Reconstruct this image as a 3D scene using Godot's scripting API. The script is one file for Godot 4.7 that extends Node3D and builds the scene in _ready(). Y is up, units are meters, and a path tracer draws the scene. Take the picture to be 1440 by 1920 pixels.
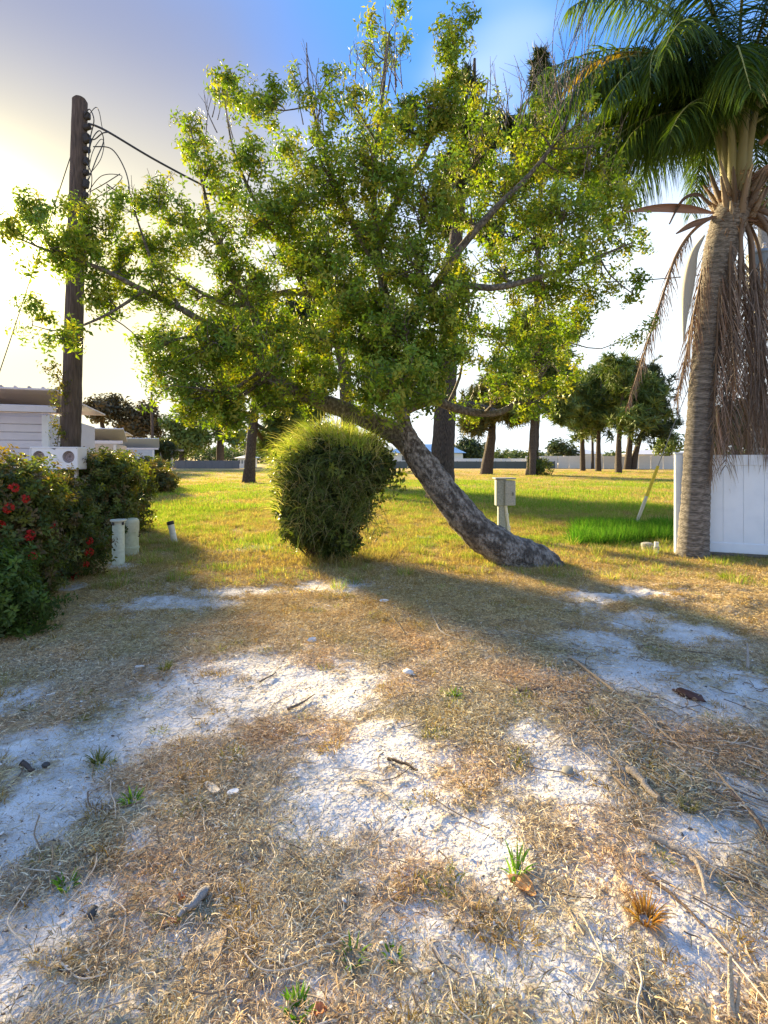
extends Node3D

# ---------------------------------------------------------------- frame of reference
# y up, metres; the viewer stands at the origin, eyes 1.7 m above the ground, looking along -z.
const EYE := 1.7
const FOCAL := 960.0
const HORIZON := 855.0

var rng := RandomNumberGenerator.new()
var n_ground := FastNoiseLite.new()
var n_patch := FastNoiseLite.new()
var n_fine := FastNoiseLite.new()
var n_dry := FastNoiseLite.new()
var M := {}
var taken := {}

# ---------------------------------------------------------------- mesh collector
class MB:
	var v := PackedVector3Array()
	var n := PackedVector3Array()
	var c := PackedColorArray()
	var i := PackedInt32Array()
	func tri(a: Vector3, b: Vector3, d: Vector3, col: Color) -> void:
		var k := v.size()
		v.append(a); v.append(b); v.append(d)
		c.append(col); c.append(col); c.append(col)
		i.append(k); i.append(k + 1); i.append(k + 2)
	func quad(a: Vector3, b: Vector3, d: Vector3, e: Vector3, col: Color) -> void:
		var k := v.size()
		v.append(a); v.append(b); v.append(d); v.append(e)
		for q in 4: c.append(col)
		i.append_array(PackedInt32Array([k, k + 1, k + 2, k, k + 2, k + 3]))
	func mesh() -> ArrayMesh:
		var arr := []
		arr.resize(Mesh.ARRAY_MAX)
		arr[Mesh.ARRAY_VERTEX] = v
		if n.size() == v.size(): arr[Mesh.ARRAY_NORMAL] = n
		arr[Mesh.ARRAY_COLOR] = c
		arr[Mesh.ARRAY_INDEX] = i
		var m := ArrayMesh.new()
		m.add_surface_from_arrays(Mesh.PRIMITIVE_TRIANGLES, arr)
		return m

func perp(t: Vector3) -> Vector3:
	var a := Vector3.UP if absf(t.y) < 0.9 else Vector3.RIGHT
	return t.cross(a).normalized()

# a round bar through the points; rough > 0 makes the skin lumpy
func tube(mb: MB, pts: PackedVector3Array, rad: PackedFloat32Array, sides: int, col: Color, rough := 0.0, seed_at := 0.0, capped := true) -> void:
	var base := mb.v.size()
	var cnt := pts.size()
	var u := Vector3.ZERO
	for k in cnt:
		var t := (pts[mini(k + 1, cnt - 1)] - pts[maxi(k - 1, 0)]).normalized()
		if k == 0: u = perp(t)
		else: u = (u - t * u.dot(t)).normalized()
		var w := t.cross(u)
		for s in sides:
			var a := TAU * s / sides
			var dir := u * cos(a) + w * sin(a)
			var r := rad[k]
			if rough > 0.0:
				var q := pts[k] + dir * rad[k]
				r *= 1.0 + rough * (n_fine.get_noise_3d(q.x * 4.0 + seed_at, q.y * 4.0, q.z * 4.0) + 0.5 * n_fine.get_noise_3d(q.x * 12.0, q.y * 12.0 + seed_at, q.z * 12.0))
			mb.v.append(pts[k] + dir * r)
			mb.n.append(dir)
			mb.c.append(col)
	for k in cnt - 1:
		for s in sides:
			var a := base + k * sides + s
			var b := base + k * sides + (s + 1) % sides
			mb.i.append_array(PackedInt32Array([a, a + sides, b + sides, a, b + sides, b]))
	if capped:
		for e in 2:
			var k: int = 0 if e == 0 else cnt - 1
			var t2 := (pts[1] - pts[0]).normalized() if e == 0 else (pts[cnt - 1] - pts[cnt - 2]).normalized()
			var mid := mb.v.size()
			mb.v.append(pts[k]); mb.n.append(-t2 if e == 0 else t2); mb.c.append(col)
			for s in sides:
				mb.v.append(mb.v[base + k * sides + s]); mb.n.append(-t2 if e == 0 else t2); mb.c.append(col)
			for s in sides:
				var a := mid + 1 + s
				var b := mid + 1 + (s + 1) % sides
				if e == 0: mb.i.append_array(PackedInt32Array([mid, a, b]))
				else: mb.i.append_array(PackedInt32Array([mid, b, a]))

# smooth curve through points (xyz + radius in w)
func spline(ctrl: Array, per: int) -> Array:
	var pts := PackedVector3Array()
	var rad := PackedFloat32Array()
	var m := ctrl.size()
	for k in m - 1:
		var a: Vector4 = ctrl[maxi(k - 1, 0)]
		var b: Vector4 = ctrl[k]
		var c: Vector4 = ctrl[k + 1]
		var d: Vector4 = ctrl[mini(k + 2, m - 1)]
		for s in per + (1 if k == m - 2 else 0):
			var t := float(s) / per
			var q: Vector4 = 0.5 * ((2.0 * b) + (c - a) * t + (2.0 * a - 5.0 * b + 4.0 * c - d) * t * t + (3.0 * b - a - 3.0 * c + d) * t * t * t)
			pts.append(Vector3(q.x, q.y, q.z))
			rad.append(maxf(q.w, 0.003))
	return [pts, rad]

# box with chamfered edges, centred, in the basis given
func box(mb: MB, mid: Vector3, size: Vector3, col: Color, bev := 0.01, turn := Basis()) -> void:
	var h := size * 0.5
	bev = minf(bev, minf(h.x, minf(h.y, h.z)) * 0.6)
	var face := func(n: Vector3, a: Vector3, b: Vector3, hn: float, ha: float, hb: float):
		var o := n * hn
		var p := [o - a * (ha - bev) - b * (hb - bev), o - a * (ha - bev) + b * (hb - bev), o + a * (ha - bev) + b * (hb - bev), o + a * (ha - bev) - b * (hb - bev)]
		put_quad(mb, mid, turn, p[0], p[1], p[2], p[3], n, col)
	for s in [-1.0, 1.0]:
		face.call(Vector3(s, 0, 0), Vector3(0, 0, -s), Vector3(0, 1, 0), h.x, h.z, h.y)
		face.call(Vector3(0, s, 0), Vector3(1, 0, 0), Vector3(0, 0, -s), h.y, h.x, h.z)
		face.call(Vector3(0, 0, s), Vector3(s, 0, 0), Vector3(0, 1, 0), h.z, h.x, h.y)
	for sx in [-1.0, 1.0]:
		for sy in [-1.0, 1.0]:
			var e := Vector3(sx, sy, 0).normalized()
			put_quad(mb, mid, turn, Vector3(sx * h.x, sy * (h.y - bev), -h.z + bev), Vector3(sx * h.x, sy * (h.y - bev), h.z - bev), Vector3(sx * (h.x - bev), sy * h.y, h.z - bev), Vector3(sx * (h.x - bev), sy * h.y, -h.z + bev), e, col)
			e = Vector3(0, sx, sy).normalized()
			put_quad(mb, mid, turn, Vector3(-h.x + bev, sx * h.y, sy * (h.z - bev)), Vector3(h.x - bev, sx * h.y, sy * (h.z - bev)), Vector3(h.x - bev, sx * (h.y - bev), sy * h.z), Vector3(-h.x + bev, sx * (h.y - bev), sy * h.z), e, col)
			e = Vector3(sx, 0, sy).normalized()
			put_quad(mb, mid, turn, Vector3(sx * h.x, -h.y + bev, sy * (h.z - bev)), Vector3(sx * h.x, h.y - bev, sy * (h.z - bev)), Vector3(sx * (h.x - bev), h.y - bev, sy * h.z), Vector3(sx * (h.x - bev), -h.y + bev, sy * h.z), e, col)
			for sz in [-1.0, 1.0]:
				var en := Vector3(sx, sy, sz).normalized()
				put_tri(mb, mid, turn, Vector3(sx * h.x, sy * (h.y - bev), sz * (h.z - bev)), Vector3(sx * (h.x - bev), sy * h.y, sz * (h.z - bev)), Vector3(sx * (h.x - bev), sy * (h.y - bev), sz * h.z), en, col)

func put_tri(mb: MB, mid: Vector3, turn: Basis, a: Vector3, b: Vector3, d: Vector3, n: Vector3, col: Color) -> void:
	var k := mb.v.size()
	for p in [a, b, d]:
		mb.v.append(mid + turn * p); mb.n.append(turn * n); mb.c.append(col)
	if (b - a).cross(d - a).dot(n) > 0.0: mb.i.append_array(PackedInt32Array([k, k + 2, k + 1]))
	else: mb.i.append_array(PackedInt32Array([k, k + 1, k + 2]))

func put_quad(mb: MB, mid: Vector3, turn: Basis, a: Vector3, b: Vector3, d: Vector3, e: Vector3, n: Vector3, col: Color) -> void:
	put_tri(mb, mid, turn, a, b, d, n, col)
	put_tri(mb, mid, turn, a, d, e, n, col)

# turned shape: profile of (radius, height) pairs round an axis
func lathe(mb: MB, mid: Vector3, profile: Array, sides: int, col: Color, turn := Basis()) -> void:
	for k in profile.size() - 1:
		var a: Vector2 = profile[k]
		var b: Vector2 = profile[k + 1]
		var sl := Vector2(b.y - a.y, a.x - b.x).normalized()
		for s in sides:
			var t0 := TAU * s / sides
			var t1 := TAU * (s + 1) / sides
			var d0 := Vector3(cos(t0), 0, -sin(t0))
			var d1 := Vector3(cos(t1), 0, -sin(t1))
			var q := mb.v.size()
			var ps := [d0 * a.x + Vector3(0, a.y, 0), d0 * b.x + Vector3(0, b.y, 0), d1 * b.x + Vector3(0, b.y, 0), d1 * a.x + Vector3(0, a.y, 0)]
			var ns := [d0 * sl.x + Vector3(0, sl.y, 0), d0 * sl.x + Vector3(0, sl.y, 0), d1 * sl.x + Vector3(0, sl.y, 0), d1 * sl.x + Vector3(0, sl.y, 0)]
			for j in 4:
				mb.v.append(mid + turn * ps[j]); mb.n.append(turn * ns[j]); mb.c.append(col)
			mb.i.append_array(PackedInt32Array([q, q + 1, q + 2, q, q + 2, q + 3]))

# ---------------------------------------------------------------- nodes
func numbered(called: String) -> String:
	if not taken.has(called):
		taken[called] = 0
		return called
	taken[called] += 1
	return "%s_%03d" % [called, taken[called]]

func tag(o: Node, label: String, category: String, group := "", kind := "") -> void:
	if label: o.set_meta("label", label)
	if category: o.set_meta("category", category)
	if group: o.set_meta("group", group)
	if kind: o.set_meta("kind", kind)

func thing(called: String, at: Vector3, label: String, category: String, group := "") -> Node3D:
	var o := Node3D.new()
	o.name = numbered(called)
	o.position = at
	add_child(o)
	tag(o, label, category, group)
	return o

# commits the collected shape as one mesh; shape is in world coordinates, stored relative to the parent thing
func part(called: String, mb: MB, mat: Material, parent: Node3D, off := Vector3.ZERO) -> MeshInstance3D:
	for k in mb.v.size(): mb.v[k] -= off
	var o := MeshInstance3D.new()
	o.name = called
	o.mesh = mb.mesh()
	o.material_override = mat
	parent.add_child(o, true)
	return o

func single(called: String, mb: MB, mat: Material, at: Vector3, label: String, category: String, group := "") -> MeshInstance3D:
	for k in mb.v.size(): mb.v[k] -= at
	var o := MeshInstance3D.new()
	o.name = numbered(called)
	o.mesh = mb.mesh()
	o.material_override = mat
	o.position = at
	add_child(o)
	tag(o, label, category, group)
	return o

func scatter(called: String, m: Mesh, mat: Material, xs: Array, cols: PackedColorArray, parent: Node3D) -> MultiMeshInstance3D:
	var mm := MultiMesh.new()
	mm.transform_format = MultiMesh.TRANSFORM_3D
	mm.use_colors = true
	mm.mesh = m
	mm.instance_count = xs.size()
	for k in xs.size():
		mm.set_instance_transform(k, xs[k])
		mm.set_instance_color(k, cols[k])
	var o := MultiMeshInstance3D.new()
	o.name = called
	o.multimesh = mm
	o.material_override = mat
	o.set_meta("kind", "stuff")
	parent.add_child(o, true)
	return o

# ---------------------------------------------------------------- places
func P(px: float, py: float, d: float) -> Vector3:
	return Vector3((px - 720.0) / FOCAL * d, EYE + (HORIZON - py) / FOCAL * d, -d)

func G(px: float, py: float) -> Vector3:
	var d := EYE * FOCAL / (py - HORIZON)
	var x := (px - 720.0) / FOCAL * d
	return Vector3(x, gh(x, d), -d)

func GD(px: float, d: float) -> Vector3:
	var x := (px - 720.0) / FOCAL * d
	return Vector3(x, gh(x, d), -d)

func L4(a: Array) -> Array:   # [px, py, distance, radius] rows -> world points with radius
	var out := []
	for r in a:
		var p := P(r[0], r[1], r[2])
		out.append(Vector4(p.x, p.y, p.z, r[3]))
	return out

func gh(x: float, d: float) -> float:
	var far := smoothstep(9.0, 16.0, d)
	var h := 0.022 * n_ground.get_noise_2d(x * 60.0, d * 60.0) + (1.0 - far) * 0.016 * n_ground.get_noise_2d(x * 330.0 + 90.0, d * 330.0)
	# the heap of loose sand beside the fence
	var e := Vector2((x - 3.6) / 1.6, (d - 6.1) / 0.8).length_squared()
	h += 0.07 * exp(-e) * (1.0 + n_ground.get_noise_2d(x * 250.0, d * 250.0))
	return h

func rnd(a: float, b: float) -> float: return rng.randf_range(a, b)

func rdir() -> Vector3:
	var y := rnd(-1, 1)
	var a := rnd(0, TAU)
	var s := sqrt(1.0 - y * y)
	return Vector3(cos(a) * s, y, sin(a) * s)

func frame(y: Vector3, spin: float, size: float, at: Vector3) -> Transform3D:
	var b := y.normalized()
	var u := perp(b).rotated(b, spin)
	return Transform3D(Basis(u * size, b * size, u.cross(b) * size), at)

# ---------------------------------------------------------------- materials
func lin(r: float, g: float, b: float) -> Color: return Color(r, g, b).linear_to_srgb()

func noise_tex(freq: float, ramp: Array, size := 512, seed_n := 1, octaves := 4, kind := FastNoiseLite.TYPE_SIMPLEX_SMOOTH) -> NoiseTexture2D:
	var f := FastNoiseLite.new()
	f.noise_type = kind
	f.seed = seed_n
	f.frequency = freq
	f.fractal_octaves = octaves
	var t := NoiseTexture2D.new()
	t.noise = f
	t.width = size
	t.height = size
	t.seamless = true
	if ramp.size():
		var g := Gradient.new()
		var off := PackedFloat32Array()
		var cs := PackedColorArray()
		for r in ramp:
			off.append(r[0]); cs.append(r[1])
		g.offsets = off
		g.colors = cs
		t.color_ramp = g
	return t

func mat(col: Color, rough := 0.8, vertex := false) -> StandardMaterial3D:
	var m := StandardMaterial3D.new()
	m.albedo_color = col
	m.roughness = rough
	m.vertex_color_use_as_albedo = vertex
	return m

func textured(ramp: Array, freq: float, scale: Vector3, rough: float, relief: float, seed_n: int, size := 512) -> StandardMaterial3D:
	var m := StandardMaterial3D.new()
	m.vertex_color_use_as_albedo = true
	m.roughness = rough
	m.albedo_texture = noise_tex(freq, ramp, size, seed_n)
	m.uv1_triplanar = true
	m.uv1_world_triplanar = true
	m.uv1_scale = scale
	if relief > 0.0:
		m.heightmap_enabled = true
		m.heightmap_texture = noise_tex(freq * 1.5, [], size, seed_n + 7)
		m.heightmap_scale = relief
	return m

func leafy(rough := 0.45, back := Color(0.85, 0.95, 0.35)) -> StandardMaterial3D:
	var m := mat(Color.WHITE, rough, true)
	m.backlight_enabled = true
	m.backlight = back
	m.metallic_specular = 0.4
	return m

func make_materials() -> void:
	M.leaf = leafy(0.42, Color(1.0, 0.98, 0.45))
	M.needle = leafy(0.6, Color(0.55, 0.6, 0.3))
	M.grass = leafy(0.9, Color(0.92, 0.95, 0.62))
	M.grass.metallic_specular = 0.15
	M.straw = leafy(0.95, Color(0.45, 0.42, 0.35))
	M.straw.metallic_specular = 0.1
	M.dead = leafy(0.8, Color(0.6, 0.5, 0.35))
	M.bark_pale = textured([[0.0, lin(0.06, 0.052, 0.045)], [0.4, lin(0.16, 0.142, 0.125)], [0.55, lin(0.27, 0.25, 0.225)], [1.0, lin(0.42, 0.4, 0.37)]], 0.03, Vector3(1.4, 1.0, 1.4), 0.9, 5.0, 11)
	M.bark_limb = textured([[0.0, lin(0.04, 0.034, 0.028)], [0.45, lin(0.1, 0.085, 0.068)], [0.6, lin(0.17, 0.15, 0.12)], [1.0, lin(0.3, 0.27, 0.23)]], 0.02, Vector3(1.6, 1.2, 1.6), 0.9, 3.0, 15)
	M.bark_dark = textured([[0.0, lin(0.018, 0.013, 0.01)], [0.5, lin(0.06, 0.046, 0.036)], [1.0, lin(0.15, 0.12, 0.095)]], 0.02, Vector3(1.8, 0.5, 1.8), 0.95, 4.0, 21)
	M.palm_bark = textured([[0.0, lin(0.07, 0.06, 0.05)], [0.45, lin(0.17, 0.15, 0.13)], [0.6, lin(0.26, 0.235, 0.21)], [1.0, lin(0.36, 0.33, 0.3)]], 0.02, Vector3(0.9, 4.0, 0.9), 0.95, 2.0, 31)
	M.pole_wood = textured([[0.0, lin(0.035, 0.024, 0.019)], [0.5, lin(0.08, 0.056, 0.044)], [1.0, lin(0.15, 0.11, 0.09)]], 0.02, Vector3(3.0, 0.25, 3.0), 0.9, 1.2, 41)
	M.vinyl = textured([[0.0, lin(0.7, 0.72, 0.74)], [0.45, lin(0.78, 0.79, 0.8)], [1.0, lin(0.83, 0.83, 0.83)]], 0.008, Vector3(0.6, 0.6, 0.6), 0.4, 0.0, 51)
	M.galvanised = textured([[0.0, lin(0.2, 0.22, 0.225)], [0.5, lin(0.29, 0.31, 0.315)], [1.0, lin(0.37, 0.385, 0.385)]], 0.03, Vector3(1.4, 1.4, 1.4), 0.5, 0.0, 61)
	M.pvc = textured([[0.0, lin(0.5, 0.49, 0.42)], [0.5, lin(0.6, 0.6, 0.54)], [1.0, lin(0.68, 0.68, 0.62)]], 0.02, Vector3(1.5, 1.5, 1.5), 0.45, 0.0, 71)
	M.pvc_tan = textured([[0.0, lin(0.36, 0.37, 0.27)], [0.5, lin(0.46, 0.46, 0.35)], [1.0, lin(0.54, 0.53, 0.41)]], 0.02, Vector3(1.5, 1.5, 1.5), 0.5, 0.0, 73)
	M.concrete = textured([[0.0, lin(0.26, 0.24, 0.21)], [0.5, lin(0.38, 0.36, 0.32)], [1.0, lin(0.48, 0.46, 0.42)]], 0.03, Vector3(1.2, 1.2, 1.2), 0.9, 0.5, 81)
	M.paint = textured([[0.0, lin(0.9, 0.9, 0.9)], [0.5, lin(0.96, 0.96, 0.96)], [1.0, lin(1, 1, 1)]], 0.012, Vector3(0.5, 0.5, 0.5), 0.6, 0.0, 91)
	M.twig = textured([[0.0, lin(0.35, 0.33, 0.3)], [0.45, lin(0.7, 0.68, 0.66)], [1.0, lin(1, 1, 1)]], 0.06, Vector3(3, 3, 3), 0.95, 0.4, 121)
	M.metal_roof = mat(Color.WHITE, 0.4, true)
	M.metal_roof.metallic_specular = 0.5
	M.rubber = mat(lin(0.02, 0.02, 0.022), 0.6)
	M.plain = mat(Color.WHITE, 0.75, true)
	M.gloss = mat(Color.WHITE, 0.35, true)
	# ground: colour of the matter per vertex, grain and small litter from the texture
	var g := StandardMaterial3D.new()
	g.vertex_color_use_as_albedo = true
	g.roughness = 0.95
	g.metallic_specular = 0.2
	g.albedo_texture = noise_tex(0.09, [[0.0, lin(0.42, 0.36, 0.3)], [0.3, lin(0.78, 0.74, 0.69)], [0.55, lin(0.95, 0.94, 0.92)], [1.0, lin(1, 1, 1)]], 1024, 101, 5)
	g.uv1_triplanar = true
	g.uv1_world_triplanar = true
	g.uv1_scale = Vector3(1.35, 1.35, 1.35)
	g.heightmap_enabled = true
	g.heightmap_texture = noise_tex(0.018, [], 1024, 107, 6)
	g.heightmap_scale = 0.9
	M.ground = g

# ---------------------------------------------------------------- camera, sky, sun
func sky_image() -> Image:
	var w := 1024
	var h := 512
	var im := Image.create(w, h, false, Image.FORMAT_RGBF)
	var f := FastNoiseLite.new()
	f.seed = 5
	f.frequency = 1.1
	f.fractal_octaves = 4
	var sun := sun_dir()
	for j in h:
		var el := PI / 2.0 - (j + 0.5) / h * PI
		for k in w:
			var az := (k + 0.5) / w * TAU
			var d := Vector3(sin(az) * cos(el), sin(el), -cos(az) * cos(el))
			var c: Vector3
			if el < -0.02:
				c = Vector3(0.12, 0.10, 0.07)
			else:
				var e := maxf(el, 0.0)
				var up := smoothstep(0.24, 0.64, e + 0.07 * f.get_noise_3d(d.x * 1.5, d.y * 1.5, d.z * 1.5))
				c = Vector3(0.245, 0.27, 0.29).lerp(Vector3(0.03, 0.09, 0.235), up)
				# thin veil of cloud
				var veil := f.get_noise_3d(d.x * 1.2 + 3.0, d.y * 2.6, d.z * 1.2)
				c = c.lerp(Vector3(0.25, 0.275, 0.305), 0.35 * smoothstep(0.0, 0.5, veil))
				var ang := acos(clampf(d.dot(sun), -1, 1))
				# grey cloud bank above the low sun, and the warm bright air round it
				var bank := smoothstep(0.72, 0.30, ang + 0.08 * f.get_noise_3d(d.x * 2.0, d.y * 3.5, d.z * 2.0)) * smoothstep(0.27, 0.5, e + 0.06 * f.get_noise_3d(d.x * 2.4 + 9.0, d.y * 2.4, d.z * 2.4))
				c = c.lerp(Vector3(0.078, 0.078, 0.097), 0.85 * bank)
				c = c.lerp(Vector3(0.27, 0.238, 0.145), 0.97 * exp(-pow(ang / 0.5, 2.0)) * smoothstep(0.7, 0.3, e))
				c += Vector3(1.0, 0.85, 0.4) * exp(-pow(ang / 0.09, 2.0))
			im.set_pixel(k, j, Color(c.x, c.y, c.z))
	return im

func sun_dir() -> Vector3:
	var az := deg_to_rad(-38.0)
	var el := deg_to_rad(18.0)
	return Vector3(sin(az) * cos(el), sin(el), -cos(az) * cos(el))

func _ready() -> void:
	rng.seed = 20240611
	n_ground.seed = 3; n_ground.frequency = 0.01; n_ground.fractal_octaves = 3
	n_patch.seed = 8; n_patch.frequency = 0.01; n_patch.fractal_octaves = 5
	n_fine.seed = 12; n_fine.frequency = 1.0; n_fine.fractal_octaves = 3
	n_dry.seed = 17; n_dry.frequency = 0.01; n_dry.fractal_octaves = 4
	var cam := Camera3D.new()
	cam.name = "camera"
	cam.projection = Camera3D.PROJECTION_FRUSTUM
	cam.keep_aspect = Camera3D.KEEP_HEIGHT
	cam.near = 0.05
	cam.far = 2000.0
	cam.size = 0.1
	cam.frustum_offset = Vector2(0, -(960.0 - HORIZON) / FOCAL * 0.05)
	cam.position = Vector3(0, EYE, 0)
	add_child(cam)
	cam.current = true
	var env := Environment.new()
	env.background_mode = Environment.BG_SKY
	var pano := PanoramaSkyMaterial.new()
	pano.panorama = ImageTexture.create_from_image(sky_image())
	var sky := Sky.new()
	sky.sky_material = pano
	env.sky = sky
	env.background_energy_multiplier = 1.0
	env.tonemap_mode = Environment.TONE_MAPPER_LINEAR
	env.tonemap_exposure = 5.3
	env.sdfgi_enabled = true
	env.ssao_enabled = true
	env.ssil_enabled = true
	var we := WorldEnvironment.new()
	we.name = "environment"
	we.environment = env
	add_child(we)
	var sun := DirectionalLight3D.new()
	sun.name = "sun"
	sun.light_energy = 1.35
	sun.light_color = Color(1.0, 0.9, 0.7)
	sun.light_angular_distance = 6.0
	sun.shadow_enabled = true
	add_child(sun)
	sun.look_at_from_position(sun_dir() * 60.0, Vector3.ZERO)
	make_materials()
	build_ground()
	build_buildings()
	build_far()
	build_fence()
	build_poles()
	build_main_tree()
	build_other_trees()
	build_palm()
	build_hedge()
	build_bush()
	build_fixtures()
	build_grass()
	build_litter()

# ---------------------------------------------------------------- ground
var sand_spots := []
var green_spots := []

func spot(px: float, py: float, rx: float, ry: float) -> Array:
	var d := EYE * FOCAL / (py - HORIZON)
	return [(px - 720.0) / FOCAL * d, d, rx / FOCAL * d, ry / (py - HORIZON) * d]

func list_spots() -> void:
	for a in [[90, 1490, 110, 75], [10, 1600, 55, 45], [120, 1700, 110, 50], [30, 1770, 80, 70], [335, 1762, 75, 35], [260, 1578, 26, 20], [170, 1880, 120, 45], [30, 1880, 60, 60], [190, 1395, 150, 50], [370, 1315, 150, 62], [560, 1285, 150, 42], [480, 1245, 120, 22], [640, 1320, 80, 40], [600, 1480, 65, 75], [690, 1400, 60, 50], [650, 1530, 70, 50], [770, 1420, 60, 60], [800, 1500, 75, 60], [850, 1590, 90, 55], [920, 1560, 60, 50], [700, 1625, 50, 40], [780, 1725, 70, 45], [950, 1650, 50, 45], [1005, 1720, 60, 50], [900, 1800, 80, 60], [1040, 1800, 85, 75], [1110, 1640, 45, 45], [800, 1885, 90, 40], [1075, 1460, 80, 62], [1000, 1380, 55, 28], [1200, 1270, 120, 42], [1120, 1205, 70, 24], [1290, 1305, 110, 42], [1400, 1285, 70, 42], [1310, 1560, 90, 50], [1270, 1690, 80, 75], [1385, 1710, 60, 70], [1340, 1810, 100, 50], [1410, 1500, 50, 55], [1200, 1165, 70, 16], [1120, 1130, 55, 14], [1290, 1190, 80, 22], [320, 1130, 110, 14], [20, 1310, 55, 24], [1150, 1740, 60, 60], [450, 1110, 90, 9], [1000, 1470, 40, 30], [1220, 1120, 60, 8], [560, 1860, 60, 26], [620, 1100, 70, 10], [225, 1062, 40, 5]]:
		sand_spots.append(spot(a[0], a[1], a[2], a[3]))
	for a in [[310, 965, 110, 35], [280, 925, 60, 14], [400, 915, 80, 9], [500, 1012, 55, 14], [420, 1060, 50, 12], [960, 1018, 150, 10], [1150, 995, 110, 25], [900, 925, 220, 14], [1100, 950, 160, 14], [640, 1090, 40, 10], [560, 1080, 60, 12], [420, 935, 60, 12], [850, 905, 150, 6], [1150, 910, 100, 6], [1360, 1090, 40, 10], [1270, 1080, 50, 10]]:
		green_spots.append(spot(a[0], a[1], a[2], a[3]))

func blobs_at(list: Array, x: float, d: float) -> float:
	var best := 0.0
	for s in list:
		var ex: float = (x - s[0]) / s[2]
		if ex > 2.0 or ex < -2.0: continue
		var ey: float = (d - s[1]) / s[3]
		if ey > 2.0 or ey < -2.0: continue
		best = maxf(best, exp(-0.75 * (ex * ex + ey * ey)))
	return best

func sand_at(x: float, d: float) -> float:
	if d > 12.0: return 0.0
	var b := blobs_at(sand_spots, x, d)
	var n := n_patch.get_noise_2d(x * 190.0, d * 190.0)
	var m := n_patch.get_noise_2d(x * 900.0 + 50.0, d * 900.0)
	var v := b * 1.15 + 0.6 * n + 0.75 * m + 0.1
	if d < 1.5 or absf(x) > 0.8 * d: v += 0.25
	return smoothstep(0.42, 0.66, v) * (1.0 - smoothstep(8.0, 9.5, d))

func green_at(x: float, d: float) -> float:
	var b := blobs_at(green_spots, x, d)
	return clampf(b * 1.0 + 0.45 * n_dry.get_noise_2d(x * 75.0 + 21.0, d * 75.0) + 0.75 * n_dry.get_noise_2d(x * 35.0, d * 35.0) + 0.4 * n_dry.get_noise_2d(x * 160.0, d * 160.0) - 0.2 + (0.1 if d > 20.0 else 0.0), 0.0, 1.0)

func lawn_at(x: float, d: float) -> float:
	var n := n_dry.get_noise_2d(x * 120.0 + 400.0, d * 120.0)
	return smoothstep(5.3, 9.4, d + 1.8 * n)

func mixc(a: Color, b: Color, t: float) -> Color: return a.lerp(b, t)

func ground_colour(x: float, d: float) -> Color:
	var s := sand_at(x, d)
	var n := n_patch.get_noise_2d(x * 500.0 + 800.0, d * 500.0)
	var k := n_patch.get_noise_2d(x * 90.0 + 300.0, d * 90.0)
	var soil := mixc(Color(0.29, 0.225, 0.15), Color(0.52, 0.44, 0.32), clampf(0.5 + 1.4 * n, 0, 1))
	soil = mixc(soil, Color(0.42, 0.31, 0.14), clampf(k * 1.6, 0, 0.6))
	var sand := mixc(Color(0.62, 0.59, 0.56), Color(0.78, 0.76, 0.74), clampf(0.5 + 1.2 * n, 0, 1))
	var c := mixc(soil, sand, s)
	var l := lawn_at(x, d)
	if l > 0.0:
		var g := green_at(x, d)
		var lawn := mixc(Color(0.44, 0.32, 0.14), Color(0.22, 0.26, 0.045), g)
		lawn = mixc(lawn, Color(0.34, 0.24, 0.13), clampf(0.4 + 1.3 * n, 0, 0.75) * (1.0 - smoothstep(14.0, 30.0, d)))
		c = mixc(c, lawn, l * (1.0 - 0.8 * s))
	return c

func axis(lo: float, hi: float, fine: float, grow: float, from_lo: float, to_hi: float) -> PackedFloat32Array:
	var mid := PackedFloat32Array()
	var x := lo
	while x < hi:
		mid.append(x)
		x += fine
	var right := PackedFloat32Array()
	var st := fine
	while x < to_hi:
		right.append(x)
		st *= grow
		x += st
	right.append(to_hi)
	var left := PackedFloat32Array()
	st = fine
	x = lo - fine
	while x > from_lo:
		left.append(x)
		st *= grow
		x -= st
	left.append(from_lo)
	left.reverse()
	left.append_array(mid)
	left.append_array(right)
	return left

func build_ground() -> void:
	list_spots()
	var xs := axis(-5.2, 5.2, 0.03, 1.06, -900.0, 900.0)
	var ds := axis(1.1, 8.4, 0.026, 1.035, -60.0, 1200.0)
	var mb := MB.new()
	var nx := xs.size()
	var nd := ds.size()
	mb.v.resize(nx * nd); mb.n.resize(nx * nd); mb.c.resize(nx * nd)
	for j in nd:
		for k in nx:
			var x := xs[k]
			var d := ds[j]
			var at := j * nx + k
			var far := maxf(absf(x), absf(d))
			var h := 0.0
			if far < 120.0:
				h = gh(x, d)
				if d < 10.0:
					h += 0.004 * n_patch.get_noise_2d(x * 500.0, d * 500.0) + 0.008 * (1.0 - sand_at(x, d))
			mb.v[at] = Vector3(x, h, -d)
			mb.c[at] = ground_colour(x, d)
	for j in nd:
		for k in nx:
			var at := j * nx + k
			var a := mb.v[j * nx + maxi(k - 1, 0)]
			var b := mb.v[j * nx + mini(k + 1, nx - 1)]
			var c := mb.v[maxi(j - 1, 0) * nx + k]
			var e := mb.v[mini(j + 1, nd - 1) * nx + k]
			mb.n[at] = (b - a).cross(e - c).normalized()
	for j in nd - 1:
		for k in nx - 1:
			var a := j * nx + k
			mb.i.append_array(PackedInt32Array([a, a + nx, a + nx + 1, a, a + nx + 1, a + 1]))
	var o := part("ground", mb, M.ground, self)
	o.set_meta("kind", "structure")
	o.set_meta("label", "sandy ground with dry grass running back into lawn")

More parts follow.
